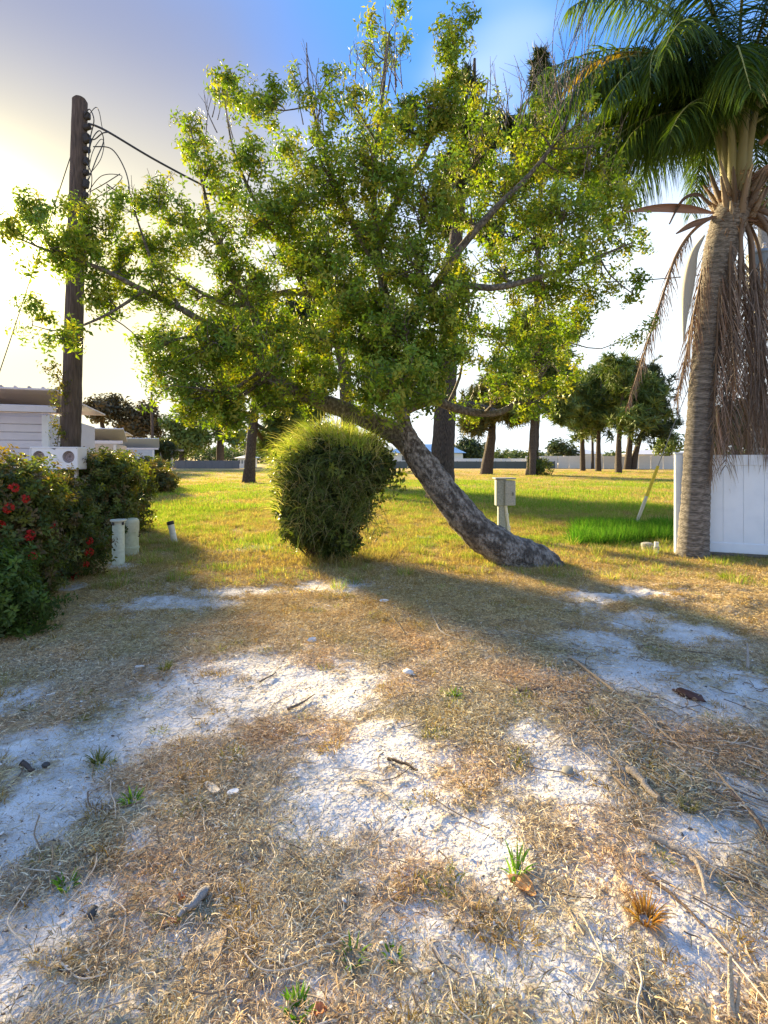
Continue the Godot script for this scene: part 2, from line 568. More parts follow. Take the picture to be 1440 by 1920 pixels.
# ---------------------------------------------------------------- small plants as meshes
func blade(mb: MB, at: Vector3, dir: Vector3, length: float, width: float, sag: float, col: Color, segs := 3) -> void:
	var side := dir.cross(Vector3.UP)
	if side.length() < 0.05: side = Vector3.RIGHT
	side = side.normalized().rotated(dir.normalized(), rnd(-1.0, 1.0))
	var p := at
	var d := dir.normalized()
	var k := mb.v.size()
	for s in segs + 1:
		var t := float(s) / segs
		var w := width * 0.5 * (1.0 - t * t * 0.92)
		mb.v.append(p - side * w); mb.v.append(p + side * w)
		mb.c.append(col); mb.c.append(col)
		if s < segs:
			var q := k + s * 2
			mb.i.append_array(PackedInt32Array([q, q + 2, q + 3, q, q + 3, q + 1]))
		p += d * length / segs
		d = (d + Vector3(0, -sag / segs, 0)).normalized()

func tuft(count: int, spread: float, len0: float, len1: float, width: float, up0: float, up1: float, sag: float, cols: Array, floor_y := 0.004) -> ArrayMesh:
	var mb := MB.new()
	for k in count:
		var a := rnd(0, TAU)
		var r := spread * sqrt(rng.randf())
		var e := rnd(up0, up1)
		var b := a + rnd(-1.2, 1.2)
		var dir := Vector3(cos(b) * cos(e), sin(e), sin(b) * cos(e))
		var c: Color = cols[rng.randi() % cols.size()]
		c = c * rnd(0.75, 1.25)
		blade(mb, Vector3(cos(a) * r, rnd(0, floor_y), sin(a) * r), dir, rnd(len0, len1), width * rnd(0.7, 1.3), sag, c)
	return mb.mesh()

func leaf(mb: MB, at: Vector3, dir: Vector3, up: Vector3, length: float, width: float, fold: float, col: Color) -> void:
	# a pointed oval blade folded along its midrib and curved at the tip
	var d := dir.normalized()
	var s := d.cross(up)
	if s.length() < 0.05: s = perp(d)
	s = s.normalized()
	var n := s.cross(d).normalized()
	var k := mb.v.size()
	mb.v.append(at)
	mb.v.append(at + d * length * 0.42 - s * width * 0.5 + n * width * fold)
	mb.v.append(at + d * length * 0.5)
	mb.v.append(at + d * length * 0.42 + s * width * 0.5 + n * width * fold)
	mb.v.append(at + d * length * 0.97 - n * length * 0.12)
	for q in 5: mb.c.append(col)
	mb.i.append_array(PackedInt32Array([k, k + 1, k + 2, k, k + 2, k + 3, k + 1, k + 4, k + 2, k + 2, k + 4, k + 3]))

# a leafy shoot about one unit long along +y
func sprig(count: int, leaf_len: float, leaf_w: float, spread: float, droop: float) -> ArrayMesh:
	var mb := MB.new()
	var stem := PackedVector3Array([Vector3.ZERO, Vector3(0.01, 0.5, 0.01), Vector3(0, 1.0, 0)])
	for s in 2:
		var a := stem[s]
		var b := stem[s + 1]
		mb.quad(a + Vector3(-0.012, 0, 0), b + Vector3(-0.008, 0, 0), b + Vector3(0.008, 0, 0), a + Vector3(0.012, 0, 0), Color(0.9, 0.7, 0.6))
		mb.quad(a + Vector3(0, 0, -0.012), b + Vector3(0, 0, -0.008), b + Vector3(0, 0, 0.008), a + Vector3(0, 0, 0.012), Color(0.9, 0.7, 0.6))
	for k in count:
		var t := (k + 0.6) / count
		var a := k * 2.4 + rnd(-0.4, 0.4)
		var out := Vector3(cos(a), rnd(-0.1, 0.7) - droop, sin(a)).normalized()
		var at := Vector3(0, t, 0) + Vector3(cos(a), 0, sin(a)) * spread * rnd(0.0, 0.4)
		var c := Color(1, 1, 1) * rnd(0.7, 1.3)
		c.g *= rnd(0.95, 1.06)
		leaf(mb, at, out, Vector3.UP + rdir() * 0.7, leaf_len * rnd(0.7, 1.2), leaf_w * rnd(0.8, 1.15), rnd(0.05, 0.3), c)
	return mb.mesh()

# a spray of needles or fine leaves
func needle_spray(count: int, len0: float, width: float) -> ArrayMesh:
	var mb := MB.new()
	for k in count:
		var d := (rdir() + Vector3(0, 0.35, 0)).normalized()
		blade(mb, rdir() * 0.12, d, len0 * rnd(0.6, 1.2), width, 0.5, Color(1, 1, 1) * rnd(0.6, 1.3), 2)
	return mb.mesh()

# ---------------------------------------------------------------- trees
# limbs: rows of L4 control points, the first is the trunk; blobs: [centre, radius, shoots]
func grow_tree(t: Node3D, limbs: Array, blobs: Array, shoots: Array, bark: Material, leafmat: Material, tints: Array, size0: float, size1: float, twig_r: float, trunk_rough := 0.12) -> void:
	var limb_bark: Material = M.bark_limb if bark == M.bark_pale else bark
	var org := t.position
	var nodes := PackedVector3Array()
	var node_r := PackedFloat32Array()
	for k in limbs.size():
		var fine_bark: bool = k == 0 and bark == M.bark_pale
		var sp := spline(limbs[k], 22 if fine_bark else 6 if k == 0 else 4)
		var mb := MB.new()
		var sides := 44 if fine_bark else 20 if k == 0 else 9
		tube(mb, sp[0], sp[1], sides, Color.WHITE, trunk_rough, k * 3.1, true)
		if fine_bark:   # long dark fissures and pale plates running up the stem
			for q in sp[0].size():
				for w in sides:
					var a := TAU * w / sides
					var nn := n_fine.get_noise_3d(cos(a) * 2.2, sin(a) * 2.2, q * 0.075) + 0.6 * n_fine.get_noise_3d(cos(a) * 6.0, sin(a) * 6.0, q * 0.16 + 40.0)
					mb.c[q * sides + w] = Color(0.3, 0.28, 0.26).lerp(Color(1.75, 1.72, 1.68), smoothstep(-0.28, 0.42, nn))
		part("trunk" if k == 0 else "limb", mb, bark if k == 0 else limb_bark, t, org)
		var from_k := 0 if k > 0 else int(sp[0].size() * 0.55)
		for q in range(from_k, sp[0].size()):
			nodes.append(sp[0][q]); node_r.append(sp[1][q])
	var tw := MB.new()
	var xs := []
	for s in shoots: xs.append([])
	var cols := []
	for s in shoots: cols.append(PackedColorArray())
	for b in blobs:
		var c: Vector3 = b[0]
		var r: float = b[1]
		var many: int = b[2]
		var best := 0
		var bd := 1e9
		for q in nodes.size():
			var dd := nodes[q].distance_to(c) + maxf(0.0, nodes[q].y - c.y) * 0.6
			if dd < bd:
				bd = dd
				best = q
		var from := nodes[best]
		var r0 := clampf(node_r[best] * 0.6, twig_r, twig_r * 4.0)
		var midp := from.lerp(c, 0.5) + rdir() * bd * 0.12 + Vector3(0, -0.05 * bd, 0)
		var sp := spline([Vector4(from.x, from.y, from.z, r0), Vector4(midp.x, midp.y, midp.z, r0 * 0.75), Vector4(c.x, c.y, c.z, r0 * 0.5)], 3)
		tube(tw, sp[0], sp[1], 5, Color.WHITE, 0.0, 0.0, false)
		var subs := maxi(3, int(many / 7.0))
		for q in subs:
			var dir := (rdir() + Vector3(0, 0.25, 0)).normalized()
			var st: Vector3 = sp[0][rng.randi_range(int(sp[0].size() / 2.0), sp[0].size() - 1)]
			var tip := c + dir * r * pow(rng.randf(), 0.4)
			var bend := st.lerp(tip, 0.5) + rdir() * r * 0.15
			var tsp := spline([Vector4(st.x, st.y, st.z, r0 * 0.42), Vector4(bend.x, bend.y, bend.z, r0 * 0.3), Vector4(tip.x, tip.y, tip.z, r0 * 0.12)], 2)
			tube(tw, tsp[0], tsp[1], 4, Color.WHITE, 0.0, 0.0, false)
			var here := int(ceil(float(many) / subs))
			for w in here:
				var u := rnd(0.35, 1.0)
				var at := st.lerp(bend, u * 2.0) if u < 0.5 else bend.lerp(tip, u * 2.0 - 1.0)
				at += rdir() * r * 0.16
				var face := ((tip - st).normalized() * 0.7 + rdir() * 0.9 + Vector3(0, 0.1, 0)).normalized()
				var kind := rng.randi() % shoots.size()
				xs[kind].append(frame(face, rnd(0, TAU), rnd(size0, size1), at - org))
				var tc: Color = tints[rng.randi() % tints.size()]
				cols[kind].append(tc * rnd(0.8, 1.2))
	if tw.v.size(): 
		var o := part("twigs", tw, limb_bark, t, org)
		o.set_meta("kind", "stuff")
	for k in shoots.size():
		if xs[k].size(): scatter("crown", shoots[k], leafmat, xs[k], cols[k], t)

func bl(rows: Array, jitter := 0.0) -> Array:   # [px, py, distance, px radius, shoots]
	var out := []
	for r in rows:
		var d: float = r[2] + rnd(-jitter, jitter)
		out.append([P(r[0], r[1], d), r[3] / FOCAL * d, int(r[4])])
	return out

func build_main_tree() -> void:
	var base := G(1003, 1058)
	var t := thing("leaning_tree", base, "tall broad tree whose pale mottled trunk leans far left", "tree")
	var limbs := [
		L4([[1035, 1085, 8.0, .30], [1003, 1060, 8.02, .335], [955, 1036, 8.05, .30], [900, 1000, 8.1, .265], [850, 945, 8.15, .245], [805, 885, 8.2, .225], [778, 846, 8.25, .19], [765, 815, 8.22, .125], [755, 785, 8.15, .11], [745, 740, 8.1, .10], [740, 660, 8.1, .09], [722, 560, 8.1, .078], [707, 450, 8.1, .06], [700, 330, 8.1, .045], [715, 200, 8.1, .03], [730, 60, 8.1, .012]]),
		L4([[800, 885, 8.25, .19], [762, 828, 8.45, .185], [700, 792, 8.7, .17], [640, 766, 8.8, .155], [580, 745, 8.7, .135], [525, 720, 8.6, .115], [490, 696, 8.5, .10], [483, 650, 8.4, .085], [480, 600, 8.4, .07], [440, 530, 8.3, .05], [400, 430, 8.2, .035], [370, 300, 8.2, .02], [355, 230, 8.2, .008]]),
		L4([[484, 665, 8.42, .075], [455, 645, 8.3, .066], [410, 620, 8.2, .06], [340, 580, 8.0, .05], [270, 545, 7.8, .04], [180, 500, 7.5, .03], [90, 470, 7.3, .02], [20, 440, 7.2, .008]]),
		L4([[738, 690, 8.1, .085], [690, 652, 8.3, .078], [650, 630, 8.4, .072], [610, 585, 8.5, .065], [570, 548, 8.5, .058], [500, 555, 8.5, .05], [430, 572, 8.4, .035], [330, 520, 8.3, .018], [270, 470, 8.2, .008]]),
		L4([[575, 552, 8.5, .05], [540, 480, 8.4, .045], [490, 400, 8.3, .035], [440, 290, 8.2, .02], [420, 180, 8.2, .007]]),
		L4([[752, 775, 8.15, .075], [810, 752, 8.4, .075], [870, 770, 8.7, .07], [940, 772, 8.9, .055], [1000, 720, 9.0, .04], [1060, 640, 9.0, .02], [1090, 600, 9.0, .008]]),
		L4([[736, 625, 8.1, .075], [800, 560, 8.0, .07], [860, 470, 7.9, .062], [930, 390, 7.8, .05], [1000, 320, 7.8, .036], [1060, 230, 7.8, .02], [1085, 110, 7.8, .007]]),
		L4([[825, 525, 7.97, .055], [920, 540, 7.8, .05], [1010, 520, 7.7, .04], [1100, 490, 7.6, .03], [1185, 455, 7.5, .01]]),
		L4([[706, 440, 8.1, .052], [760, 350, 7.9, .05], [810, 250, 7.8, .038], [845, 130, 7.8, .02], [855, 40, 7.8, .008]]),
		L4([[714, 510, 8.1, .052], [650, 400, 8.0, .045], [610, 290, 8.0, .032], [580, 170, 8.0, .018], [575, 80, 8.0, .006]]),
		L4([[340, 580, 8.0, .03], [290, 500, 7.9, .024], [260, 420, 7.8, .015], [240, 350, 7.8, .006]]),
		L4([[780, 480, 8.0, .04], [850, 350, 8.2, .03], [900, 250, 8.2, .02], [915, 150, 8.2, .008]]),
		L4([[270, 545, 7.8, .025], [200, 590, 7.6, .02], [120, 620, 7.5, .012], [60, 610, 7.4, .005]]),
	]
	var rows := [
		[60, 400, 7.3, 38, 34], [95, 465, 7.3, 55, 44], [170, 415, 7.5, 50, 40], [225, 500, 7.6, 55, 46], [60, 600, 7.4, 32, 20], [120, 635, 7.5, 30, 18], [190, 550, 7.6, 55, 44], [290, 470, 7.9, 48, 34], [230, 390, 7.8, 36, 24], [285, 375, 7.9, 44, 28], [12, 425, 7.2, 22, 14], [140, 480, 7.4, 50, 40], [245, 560, 7.7, 38, 24],
		[365, 250, 8.2, 40, 26], [440, 195, 8.2, 50, 40], [505, 205, 8.2, 52, 44], [395, 310, 8.2, 50, 34], [480, 300, 8.3, 50, 48], [345, 420, 8.2, 52, 36], [415, 455, 8.3, 62, 54], [495, 410, 8.3, 64, 70], [430, 370, 8.2, 46, 34], [420, 150, 8.2, 24, 14],
		[545, 390, 8.4, 65, 80], [620, 330, 8.0, 75, 100], [600, 205, 8.0, 42, 22], [690, 240, 8.0, 62, 56], [700, 330, 8.0, 80, 110], [760, 240, 7.9, 55, 50], [730, 95, 8.1, 40, 16], [700, 130, 8.1, 35, 14], [850, 60, 7.8, 36, 34], [848, 140, 7.8, 36, 30], [830, 230, 7.8, 60, 66], [800, 390, 7.9, 80, 110], [700, 450, 8.0, 90, 130], [620, 480, 8.1, 90, 130], [560, 500, 8.3, 65, 80], [480, 530, 8.4, 55, 54], [700, 570, 7.9, 95, 140], [780, 500, 7.8, 85, 110], [640, 600, 8.1, 70, 90], [715, 680, 7.9, 80, 130], [755, 735, 7.9, 62, 110], [690, 740, 8.0, 45, 50], [575, 690, 8.4, 50, 56], [430, 630, 8.3, 75, 80], [350, 680, 8.2, 72, 84], [405, 735, 8.3, 65, 84], [300, 640, 8.1, 36, 26], [480, 740, 8.4, 46, 50], [355, 765, 8.3, 40, 40], [555, 740, 8.5, 38, 34], [520, 620, 8.4, 55, 54], [300, 700, 8.1, 34, 28], [430, 800, 8.4, 36, 26],
		[900, 290, 8.0, 62, 70], [945, 370, 7.8, 70, 84], [1000, 320, 7.8, 60, 60], [1055, 305, 7.8, 55, 50], [1105, 330, 7.7, 58, 56], [1135, 420, 7.6, 62, 70], [1155, 345, 7.7, 42, 28], [1005, 440, 7.7, 75, 100], [1080, 480, 7.6, 62, 72], [945, 500, 7.8, 68, 84], [880, 420, 7.9, 70, 84], [1020, 560, 7.7, 70, 100], [935, 635, 8.2, 66, 90], [1005, 670, 8.6, 62, 84], [1070, 620, 8.8, 52, 60], [870, 650, 8.2, 48, 44], [1190, 470, 7.5, 36, 20], [1185, 550, 7.6, 28, 14], [1195, 620, 8.8, 26, 12], [950, 720, 8.8, 55, 64], [1010, 750, 9.0, 46, 50], [900, 180, 8.2, 34, 22], [1000, 235, 7.9, 42, 24], [1060, 390, 7.7, 60, 70], [1085, 560, 7.7, 50, 50], [860, 530, 7.9, 45, 40], [830, 600, 7.9, 55, 60], [800, 660, 7.9, 55, 70], [880, 770, 8.7, 34, 24], [1130, 520, 7.6, 36, 24], [1080, 700, 9.0, 36, 26],
		[700, 650, 7.5, 75, 80], [765, 620, 7.4, 75, 80], [825, 685, 7.7, 55, 60], [740, 715, 7.4, 60, 70], [685, 705, 7.6, 50, 50], [805, 735, 7.7, 40, 34], [640, 560, 7.6, 75, 70], [870, 570, 7.5, 55, 50], [520, 680, 8.0, 50, 44], [610, 640, 7.8, 50, 44], [600, 710, 8.2, 36, 26], [300, 540, 7.9, 50, 40], [370, 560, 8.0, 55, 50], [330, 480, 8.0, 45, 34], [440, 540, 8.2, 55, 50], [390, 650, 8.0, 60, 54], [330, 720, 8.0, 50, 44], [460, 690, 8.2, 55, 54], [400, 790, 8.2, 50, 44], [500, 760, 8.3, 40, 34], [270, 660, 7.9, 26, 18], [560, 160, 8.0, 26, 8], [640, 140, 8.0, 30, 9], [690, 50, 8.1, 24, 7], [745, 25, 8.1, 24, 9], [800, 190, 7.9, 32, 14], [660, 190, 8.0, 34, 14], [540, 290, 8.2, 40, 22], [1140, 270, 7.7, 30, 8], [1090, 230, 7.8, 30, 7],
	]
	for q in rows: q[3] *= 1.17
	for q in rows: q[4] = int(q[4] * (2.35 if q[0] < 860 else 1.7))
	var blobs := bl(rows, 0.75)
	var shoots := [sprig(9, 0.42, 0.19, 0.2, 0.25), sprig(10, 0.38, 0.17, 0.25, 0.4), sprig(8, 0.46, 0.2, 0.2, 0.15)]
	var tints := [Color(0.19, 0.31, 0.036), Color(0.24, 0.35, 0.04), Color(0.15, 0.27, 0.036), Color(0.29, 0.36, 0.05), Color(0.12, 0.21, 0.032), Color(0.33, 0.34, 0.05)]
	grow_tree(t, limbs, blobs, shoots, M.bark_pale, M.leaf, tints, 0.15, 0.235, 0.008)
	# bare dead shoots standing out of the top of the crown
	var mb := MB.new()
	for a in [[590, 170, 70, 12], [640, 190, 60, 9], [720, 130, 80, 14], [690, 90, 60, 8], [850, 90, 60, 6], [1000, 190, 110, 16], [1050, 150, 110, 16], [1090, 220, 90, 12], [920, 190, 70, 8], [420, 190, 50, 5], [280, 350, 50, 7], [1120, 270, 80, 10], [480, 620, 60, 7], [1150, 300, 60, 8]]:
		for q in int(a[3]):
			var s0 := P(a[0] + rnd(-35, 35), a[1] + rnd(20, 70), 7.9 + rnd(-0.4, 0.4))
			var up := Vector3(rnd(-0.45, 0.45), 1.0, rnd(-0.4, 0.4)).normalized()
			var ln: float = a[2] / FOCAL * 8.0 * rnd(0.7, 1.6)
			var e := s0 + up * ln + rdir() * 0.08
			var md := s0.lerp(e, 0.5) + rdir() * ln * 0.1
			var sp := spline([Vector4(s0.x, s0.y, s0.z, 0.009), Vector4(md.x, md.y, md.z, 0.006), Vector4(e.x, e.y, e.z, 0.003)], 3)
			tube(mb, sp[0], sp[1], 4, Color(0.75, 0.7, 0.68), 0.0, 0.0, false)
			for z in 2:
				var f := md + (e - md) * rnd(0.0, 0.6)
				var g := f + (up + rdir() * 0.8).normalized() * ln * rnd(0.2, 0.4)
				tube(mb, PackedVector3Array([f, g]), PackedFloat32Array([0.004, 0.002]), 3, Color(0.75, 0.7, 0.68), 0.0, 0.0, false)
	var dt := part("dead_twigs", mb, M.bark_pale, t, base)
	dt.set_meta("kind", "stuff")

func build_other_trees() -> void:
	var needles := [needle_spray(16, 0.8, 0.1), needle_spray(14, 0.9, 0.12)]
	var soft := [sprig(9, 0.5, 0.25, 0.3, 0.2), sprig(8, 0.6, 0.28, 0.3, 0.3)]
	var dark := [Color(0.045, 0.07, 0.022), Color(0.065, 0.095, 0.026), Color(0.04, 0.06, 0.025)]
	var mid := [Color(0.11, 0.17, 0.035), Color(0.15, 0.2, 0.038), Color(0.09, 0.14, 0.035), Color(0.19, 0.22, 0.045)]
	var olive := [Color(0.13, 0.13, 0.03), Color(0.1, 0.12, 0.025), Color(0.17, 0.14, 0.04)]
	# big dark trees straight behind the leaning one
	var at := GD(826, 20.0)
	var t := thing("pine_tree", at, "tall dark tree with stout vertical trunk close behind the leaning trunk", "tree", "dark trees behind the leaning tree")
	grow_tree(t, [L4([[826, 950, 20, .72], [826, 932, 20, .58], [829, 880, 20, .47], [833, 800, 20, .43], [838, 700, 20, .38], [845, 560, 20, .32], [860, 400, 20, .24], [885, 200, 20, .12], [890, 110, 20, .05]]), L4([[832, 770, 20, .2], [800, 730, 19.5, .14], [770, 690, 19.2, .09]]), L4([[838, 770, 20, .2], [880, 760, 20.4, .17], [940, 775, 20.8, .1]]), L4([[850, 480, 20, .16], [920, 400, 20.2, .1], [970, 330, 20.4, .05]])],
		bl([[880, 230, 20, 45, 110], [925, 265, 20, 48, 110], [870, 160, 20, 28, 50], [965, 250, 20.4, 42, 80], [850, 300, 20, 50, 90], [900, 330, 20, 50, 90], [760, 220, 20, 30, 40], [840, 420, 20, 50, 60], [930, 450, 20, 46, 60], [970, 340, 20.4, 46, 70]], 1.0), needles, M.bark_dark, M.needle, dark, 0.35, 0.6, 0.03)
	at = GD(1000, 44.0)
	t = thing("pine_tree", at, "narrow dark conical treetop rising highest at the right of the leaning tree", "tree", "dark trees behind the leaning tree")
	grow_tree(t, [L4([[998, 898, 44, .36], [998, 891, 44, .3], [1003, 700, 44, .26], [1012, 400, 44, .2], [1018, 200, 44, .12], [1016, 90, 44, .03]])],
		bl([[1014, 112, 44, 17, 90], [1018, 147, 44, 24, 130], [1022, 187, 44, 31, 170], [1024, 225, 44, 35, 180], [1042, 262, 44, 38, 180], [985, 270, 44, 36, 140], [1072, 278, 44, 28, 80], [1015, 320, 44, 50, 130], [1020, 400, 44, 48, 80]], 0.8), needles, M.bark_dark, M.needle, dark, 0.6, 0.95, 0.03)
	at = GD(655, 22.0)
	t = thing("pine_tree", at, "dark trunk and shaded boughs standing directly behind the grassy bush", "tree", "dark trees behind the leaning tree")
	grow_tree(t, [L4([[655, 945, 22, .45], [655, 926, 22, .36], [653, 800, 22, .30], [645, 690, 22, .27], [625, 600, 22, .22], [595, 530, 22, .14], [570, 430, 22, .06]]), L4([[640, 660, 22, .16], [590, 600, 21.5, .1], [550, 570, 21, .05]])],
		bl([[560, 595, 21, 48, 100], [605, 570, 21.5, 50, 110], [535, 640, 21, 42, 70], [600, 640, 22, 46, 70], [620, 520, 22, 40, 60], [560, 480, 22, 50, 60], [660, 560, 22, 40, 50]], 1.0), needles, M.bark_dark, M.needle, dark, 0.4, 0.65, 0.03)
	at = G(468, 905)
	t = thing("lawn_tree", at, "slim dark tree leaning slightly right on the left lawn", "tree")
	grow_tree(t, [L4([[462, 925, 32.6, .55], [466, 903, 32.6, .42], [470, 850, 32.6, .33], [476, 780, 32.6, .29], [485, 690, 32.6, .2], [495, 600, 32.6, .1]]), L4([[478, 760, 32.6, .16], [520, 730, 32, .1], [560, 720, 31.5, .05]])],
		bl([[520, 750, 32, 46, 260], [480, 700, 32.6, 52, 240], [560, 720, 32, 44, 220], [540, 800, 33, 46, 240], [430, 690, 33, 52, 220], [505, 640, 32.6, 54, 220], [580, 770, 33, 44, 220], [510, 830, 34, 34, 130], [440, 620, 32, 52, 200], [560, 640, 32, 50, 200], [400, 660, 33, 40, 120], [480, 570, 32, 50, 160], [620, 700, 33, 40, 140]], 1.5), needles, M.bark_dark, M.needle, mid, 0.5, 0.85, 0.04)
	# trees standing on the right-hand lawn
	var spec := [
		["lawn_pine", "short olive tree on a bare mound left of the other lawn trees", [912, 889], [[912, 900, .85], [912, 886, .62], [917, 850, .48], [922, 815, .38], [925, 770, .22], [928, 730, .08]], [[915, 785, 34, 90], [880, 778, 26, 60], [950, 772, 28, 60], [905, 745, 36, 80], [945, 735, 30, 60], [885, 800, 20, 30]], olive],
		["lawn_pine", "large lawn tree with ivy low on its trunk, next right of the mound", [998, 891], [[996, 905, .75], [997, 889, .55], [1000, 850, .45], [1003, 800, .40], [1008, 740, .3], [1015, 660, .18], [1018, 600, .06]], [[1000, 745, 40, 110], [960, 712, 40, 110], [1045, 712, 40, 110], [1010, 660, 50, 130], [1050, 775, 26, 50], [965, 775, 26, 50], [985, 620, 40, 80], [1045, 640, 40, 80]], mid],
		["lawn_pine", "leftmost slim trunk of the grove in front of the pale wall", [1093, 883], [[1093, 892, .36], [1093, 882, .3], [1092, 840, .25], [1090, 780, .2], [1085, 720, .08]], [[1075, 765, 36, 100], [1100, 735, 34, 90], [1060, 730, 30, 70], [1085, 800, 26, 50]], mid],
		["lawn_pine", "slim grove tree with a dark lump at its foot", [1122, 884], [[1122, 893, .42], [1122, 882, .33], [1122, 840, .24], [1124, 780, .18], [1128, 710, .06]], [[1130, 735, 36, 100], [1115, 790, 32, 80], [1150, 770, 30, 70], [1135, 705, 30, 60]], mid],
		["lawn_pine", "grove tree with the palest straightest trunk, nearest the palm side", [1160, 887], [[1160, 897, .4], [1160, 885, .32], [1160, 840, .27], [1163, 790, .2], [1170, 715, .07]], [[1170, 730, 40, 120], [1200, 745, 36, 100], [1150, 700, 30, 60], [1225, 770, 30, 70], [1185, 790, 32, 70]], mid],
		["lawn_pine", "rear grove tree whose trunk leans left behind the palest one", [1178, 880], [[1174, 886, .55], [1176, 878, .45], [1180, 840, .36], [1186, 790, .26], [1195, 720, .08]], [[1200, 715, 40, 100], [1230, 735, 30, 70], [1180, 770, 34, 80]], dark],
		["lawn_pine", "rear grove tree whose trunk leans right, rightmost of the grove", [1188, 880], [[1186, 886, .5], [1187, 878, .42], [1193, 845, .34], [1208, 800, .25], [1228, 750, .09]], [[1235, 770, 34, 100], [1245, 800, 26, 60], [1215, 800, 30, 60], [1225, 715, 30, 50]], dark],
		["lawn_pine", "thin far tree standing between the two left grove trunks", [1111, 879], [[1111, 884, .26], [1111, 877, .2], [1111, 830, .16], [1110, 770, .08]], [[1108, 760, 30, 80], [1112, 800, 26, 50]], mid],
	]
	for s in spec:
		var g := G(s[2][0], s[2][1])
		var d := -g.z
		var tr := thing(s[0], g, s[1], "tree", "trees on the right lawn")
		var rows := []
		for r in s[3]: rows.append([r[0], r[1], d, r[2]])
		var bs := []
		for r in s[4]: bs.append([r[0], r[1], d, r[2] * 1.3, r[3] * 2.6])
		grow_tree(tr, [L4(rows)], bl(bs, 2.0), needles, M.bark_dark, M.needle, s[5], 0.6, 1.05, 0.05)
	var ivy_at := G(1012, 891)
	var iv := thing("ivy_clump", ivy_at, "dark ivy clump at the foot of the large lawn tree", "plant")
	leaf_ball(iv, [[ivy_at + Vector3(0.1, 0.5, 0.3), Vector3(0.9, 0.75, 0.6), 140], [ivy_at + Vector3(-0.6, 1.2, 0.3), Vector3(0.4, 1.0, 0.4), 70]], soft[0], M.leaf, mid, 0.35, 0.5)
	# background trees beyond the lawn
	for s in [
		["umbrella_tree", "wide flat topped brown tree above the low roofs, left of the far pole", 195, 75.0, [[185, 772, 24, 90], [215, 768, 26, 100], [165, 768, 12, 30]], [[195, 880, .5], [195, 820, .4], [190, 785, .2], [195, 765, .05]], "brown"],
		["umbrella_tree", "rounded brown tree right behind the far utility pole", 260, 78.0, [[245, 785, 28, 120], [275, 780, 28, 120], [262, 800, 30, 110], [230, 805, 20, 50], [295, 800, 22, 60]], [[262, 880, .55], [262, 830, .42], [258, 795, .25], [262, 770, .06]], "brown"],
		["background_tree", "pale green tree at the end of the left lawn nearest the low roofs", 340, 72.0, [[330, 800, 26, 90], [350, 830, 26, 90], [320, 840, 18, 50], [365, 800, 24, 70]], [[340, 882, .4], [341, 840, .3], [343, 790, .08]], "mid"],
		["background_tree", "dark trunked tree behind the middle of the grey far fence", 413, 74.0, [[400, 790, 34, 120], [430, 800, 32, 110], [380, 820, 24, 70], [445, 830, 24, 70], [412, 760, 30, 80]], [[413, 882, .6], [413, 840, .5], [414, 790, .3], [415, 750, .08]], "mid"],
		["background_tree", "bushy dark tree beyond the grassy bush on the far boundary", 560, 70.0, [[540, 830, 34, 130], [580, 835, 34, 130], [560, 800, 36, 120], [610, 850, 24, 70]], [[560, 882, .4], [560, 840, .3], [560, 790, .08]], "dark"],
		["background_tree", "low dark green tree beyond the pale blue roof", 885, 88.0, [[875, 842, 22, 110], [895, 848, 18, 80], [862, 852, 14, 50]], [[885, 876, .4], [885, 855, .3], [885, 835, .08]], "dark"],
		["background_tree", "small far tree seen between the grove and the large lawn tree", 1050, 95.0, [[1045, 845, 18, 80], [1065, 848, 16, 70]], [[1052, 876, .4], [1052, 850, .25], [1053, 835, .06]], "dark"],
		["background_tree", "far tree above the white fence right of the palm trunk", 1365, 45.0, [[1350, 810, 34, 110], [1385, 790, 36, 120], [1420, 800, 32, 100], [1330, 840, 24, 60]], [[1380, 891, .4], [1380, 840, .32], [1382, 790, .1]], "dark"],
		["background_tree", "low far tree just left of the palm trunk above the pale wall", 1252, 80.0, [[1245, 838, 16, 60], [1262, 830, 18, 70]], [[1254, 876, .3], [1254, 850, .2], [1254, 830, .06]], "mid"],
	]:
		var d: float = s[3]
		var g := GD(s[2], d)
		var cat := "tree"
		var tr := thing(s[0], g, s[1], cat, "trees along the horizon")
		var rows := []
		for r in s[5]: rows.append([r[0], r[1], d, r[2]])
		var bs := []
		for r in s[4]: bs.append([r[0], r[1], d, r[2], r[3]])
		var tn: Array = mid
		if s[6] == "dark": tn = dark
		if s[6] == "brown": tn = [Color(0.1, 0.075, 0.03), Color(0.13, 0.09, 0.04), Color(0.08, 0.07, 0.03)]
		grow_tree(tr, [L4(rows)], bl(bs, 2.0), soft, M.bark_dark, M.needle, tn, 0.8, 1.5, 0.06)

# leaves spread through ellipsoids: [centre, half sizes, count]
func leaf_ball(t: Node3D, balls: Array, shoot: Mesh, m: Material, tints: Array, s0: float, s1: float, shell := 0.45, called := "foliage") -> void:
	var xs := []
	var cols := PackedColorArray()
	for b in balls:
		var c: Vector3 = b[0]
		var h: Vector3 = b[1]
		for k in int(b[2]):
			var dir := rdir()
			var r := lerpf(shell, 1.05, pow(rng.randf(), 0.6)) * (0.9 + 0.45 * n_fine.get_noise_3d(c.x + dir.x * 2.2, c.y + dir.y * 2.2, c.z + dir.z * 2.2))
			var p := c + dir * h * r
			if p.y < 0.02: continue
			var face := (dir + rdir() * 0.8 + Vector3(0, 0.35, 0)).normalized()
			xs.append(frame(face, rnd(0, TAU), rnd(s0, s1), p - t.position))
			var tc: Color = tints[rng.randi() % tints.size()]
			cols.append(tc * rnd(0.75, 1.25))
	if xs.size(): scatter(called, shoot, m, xs, cols, t)

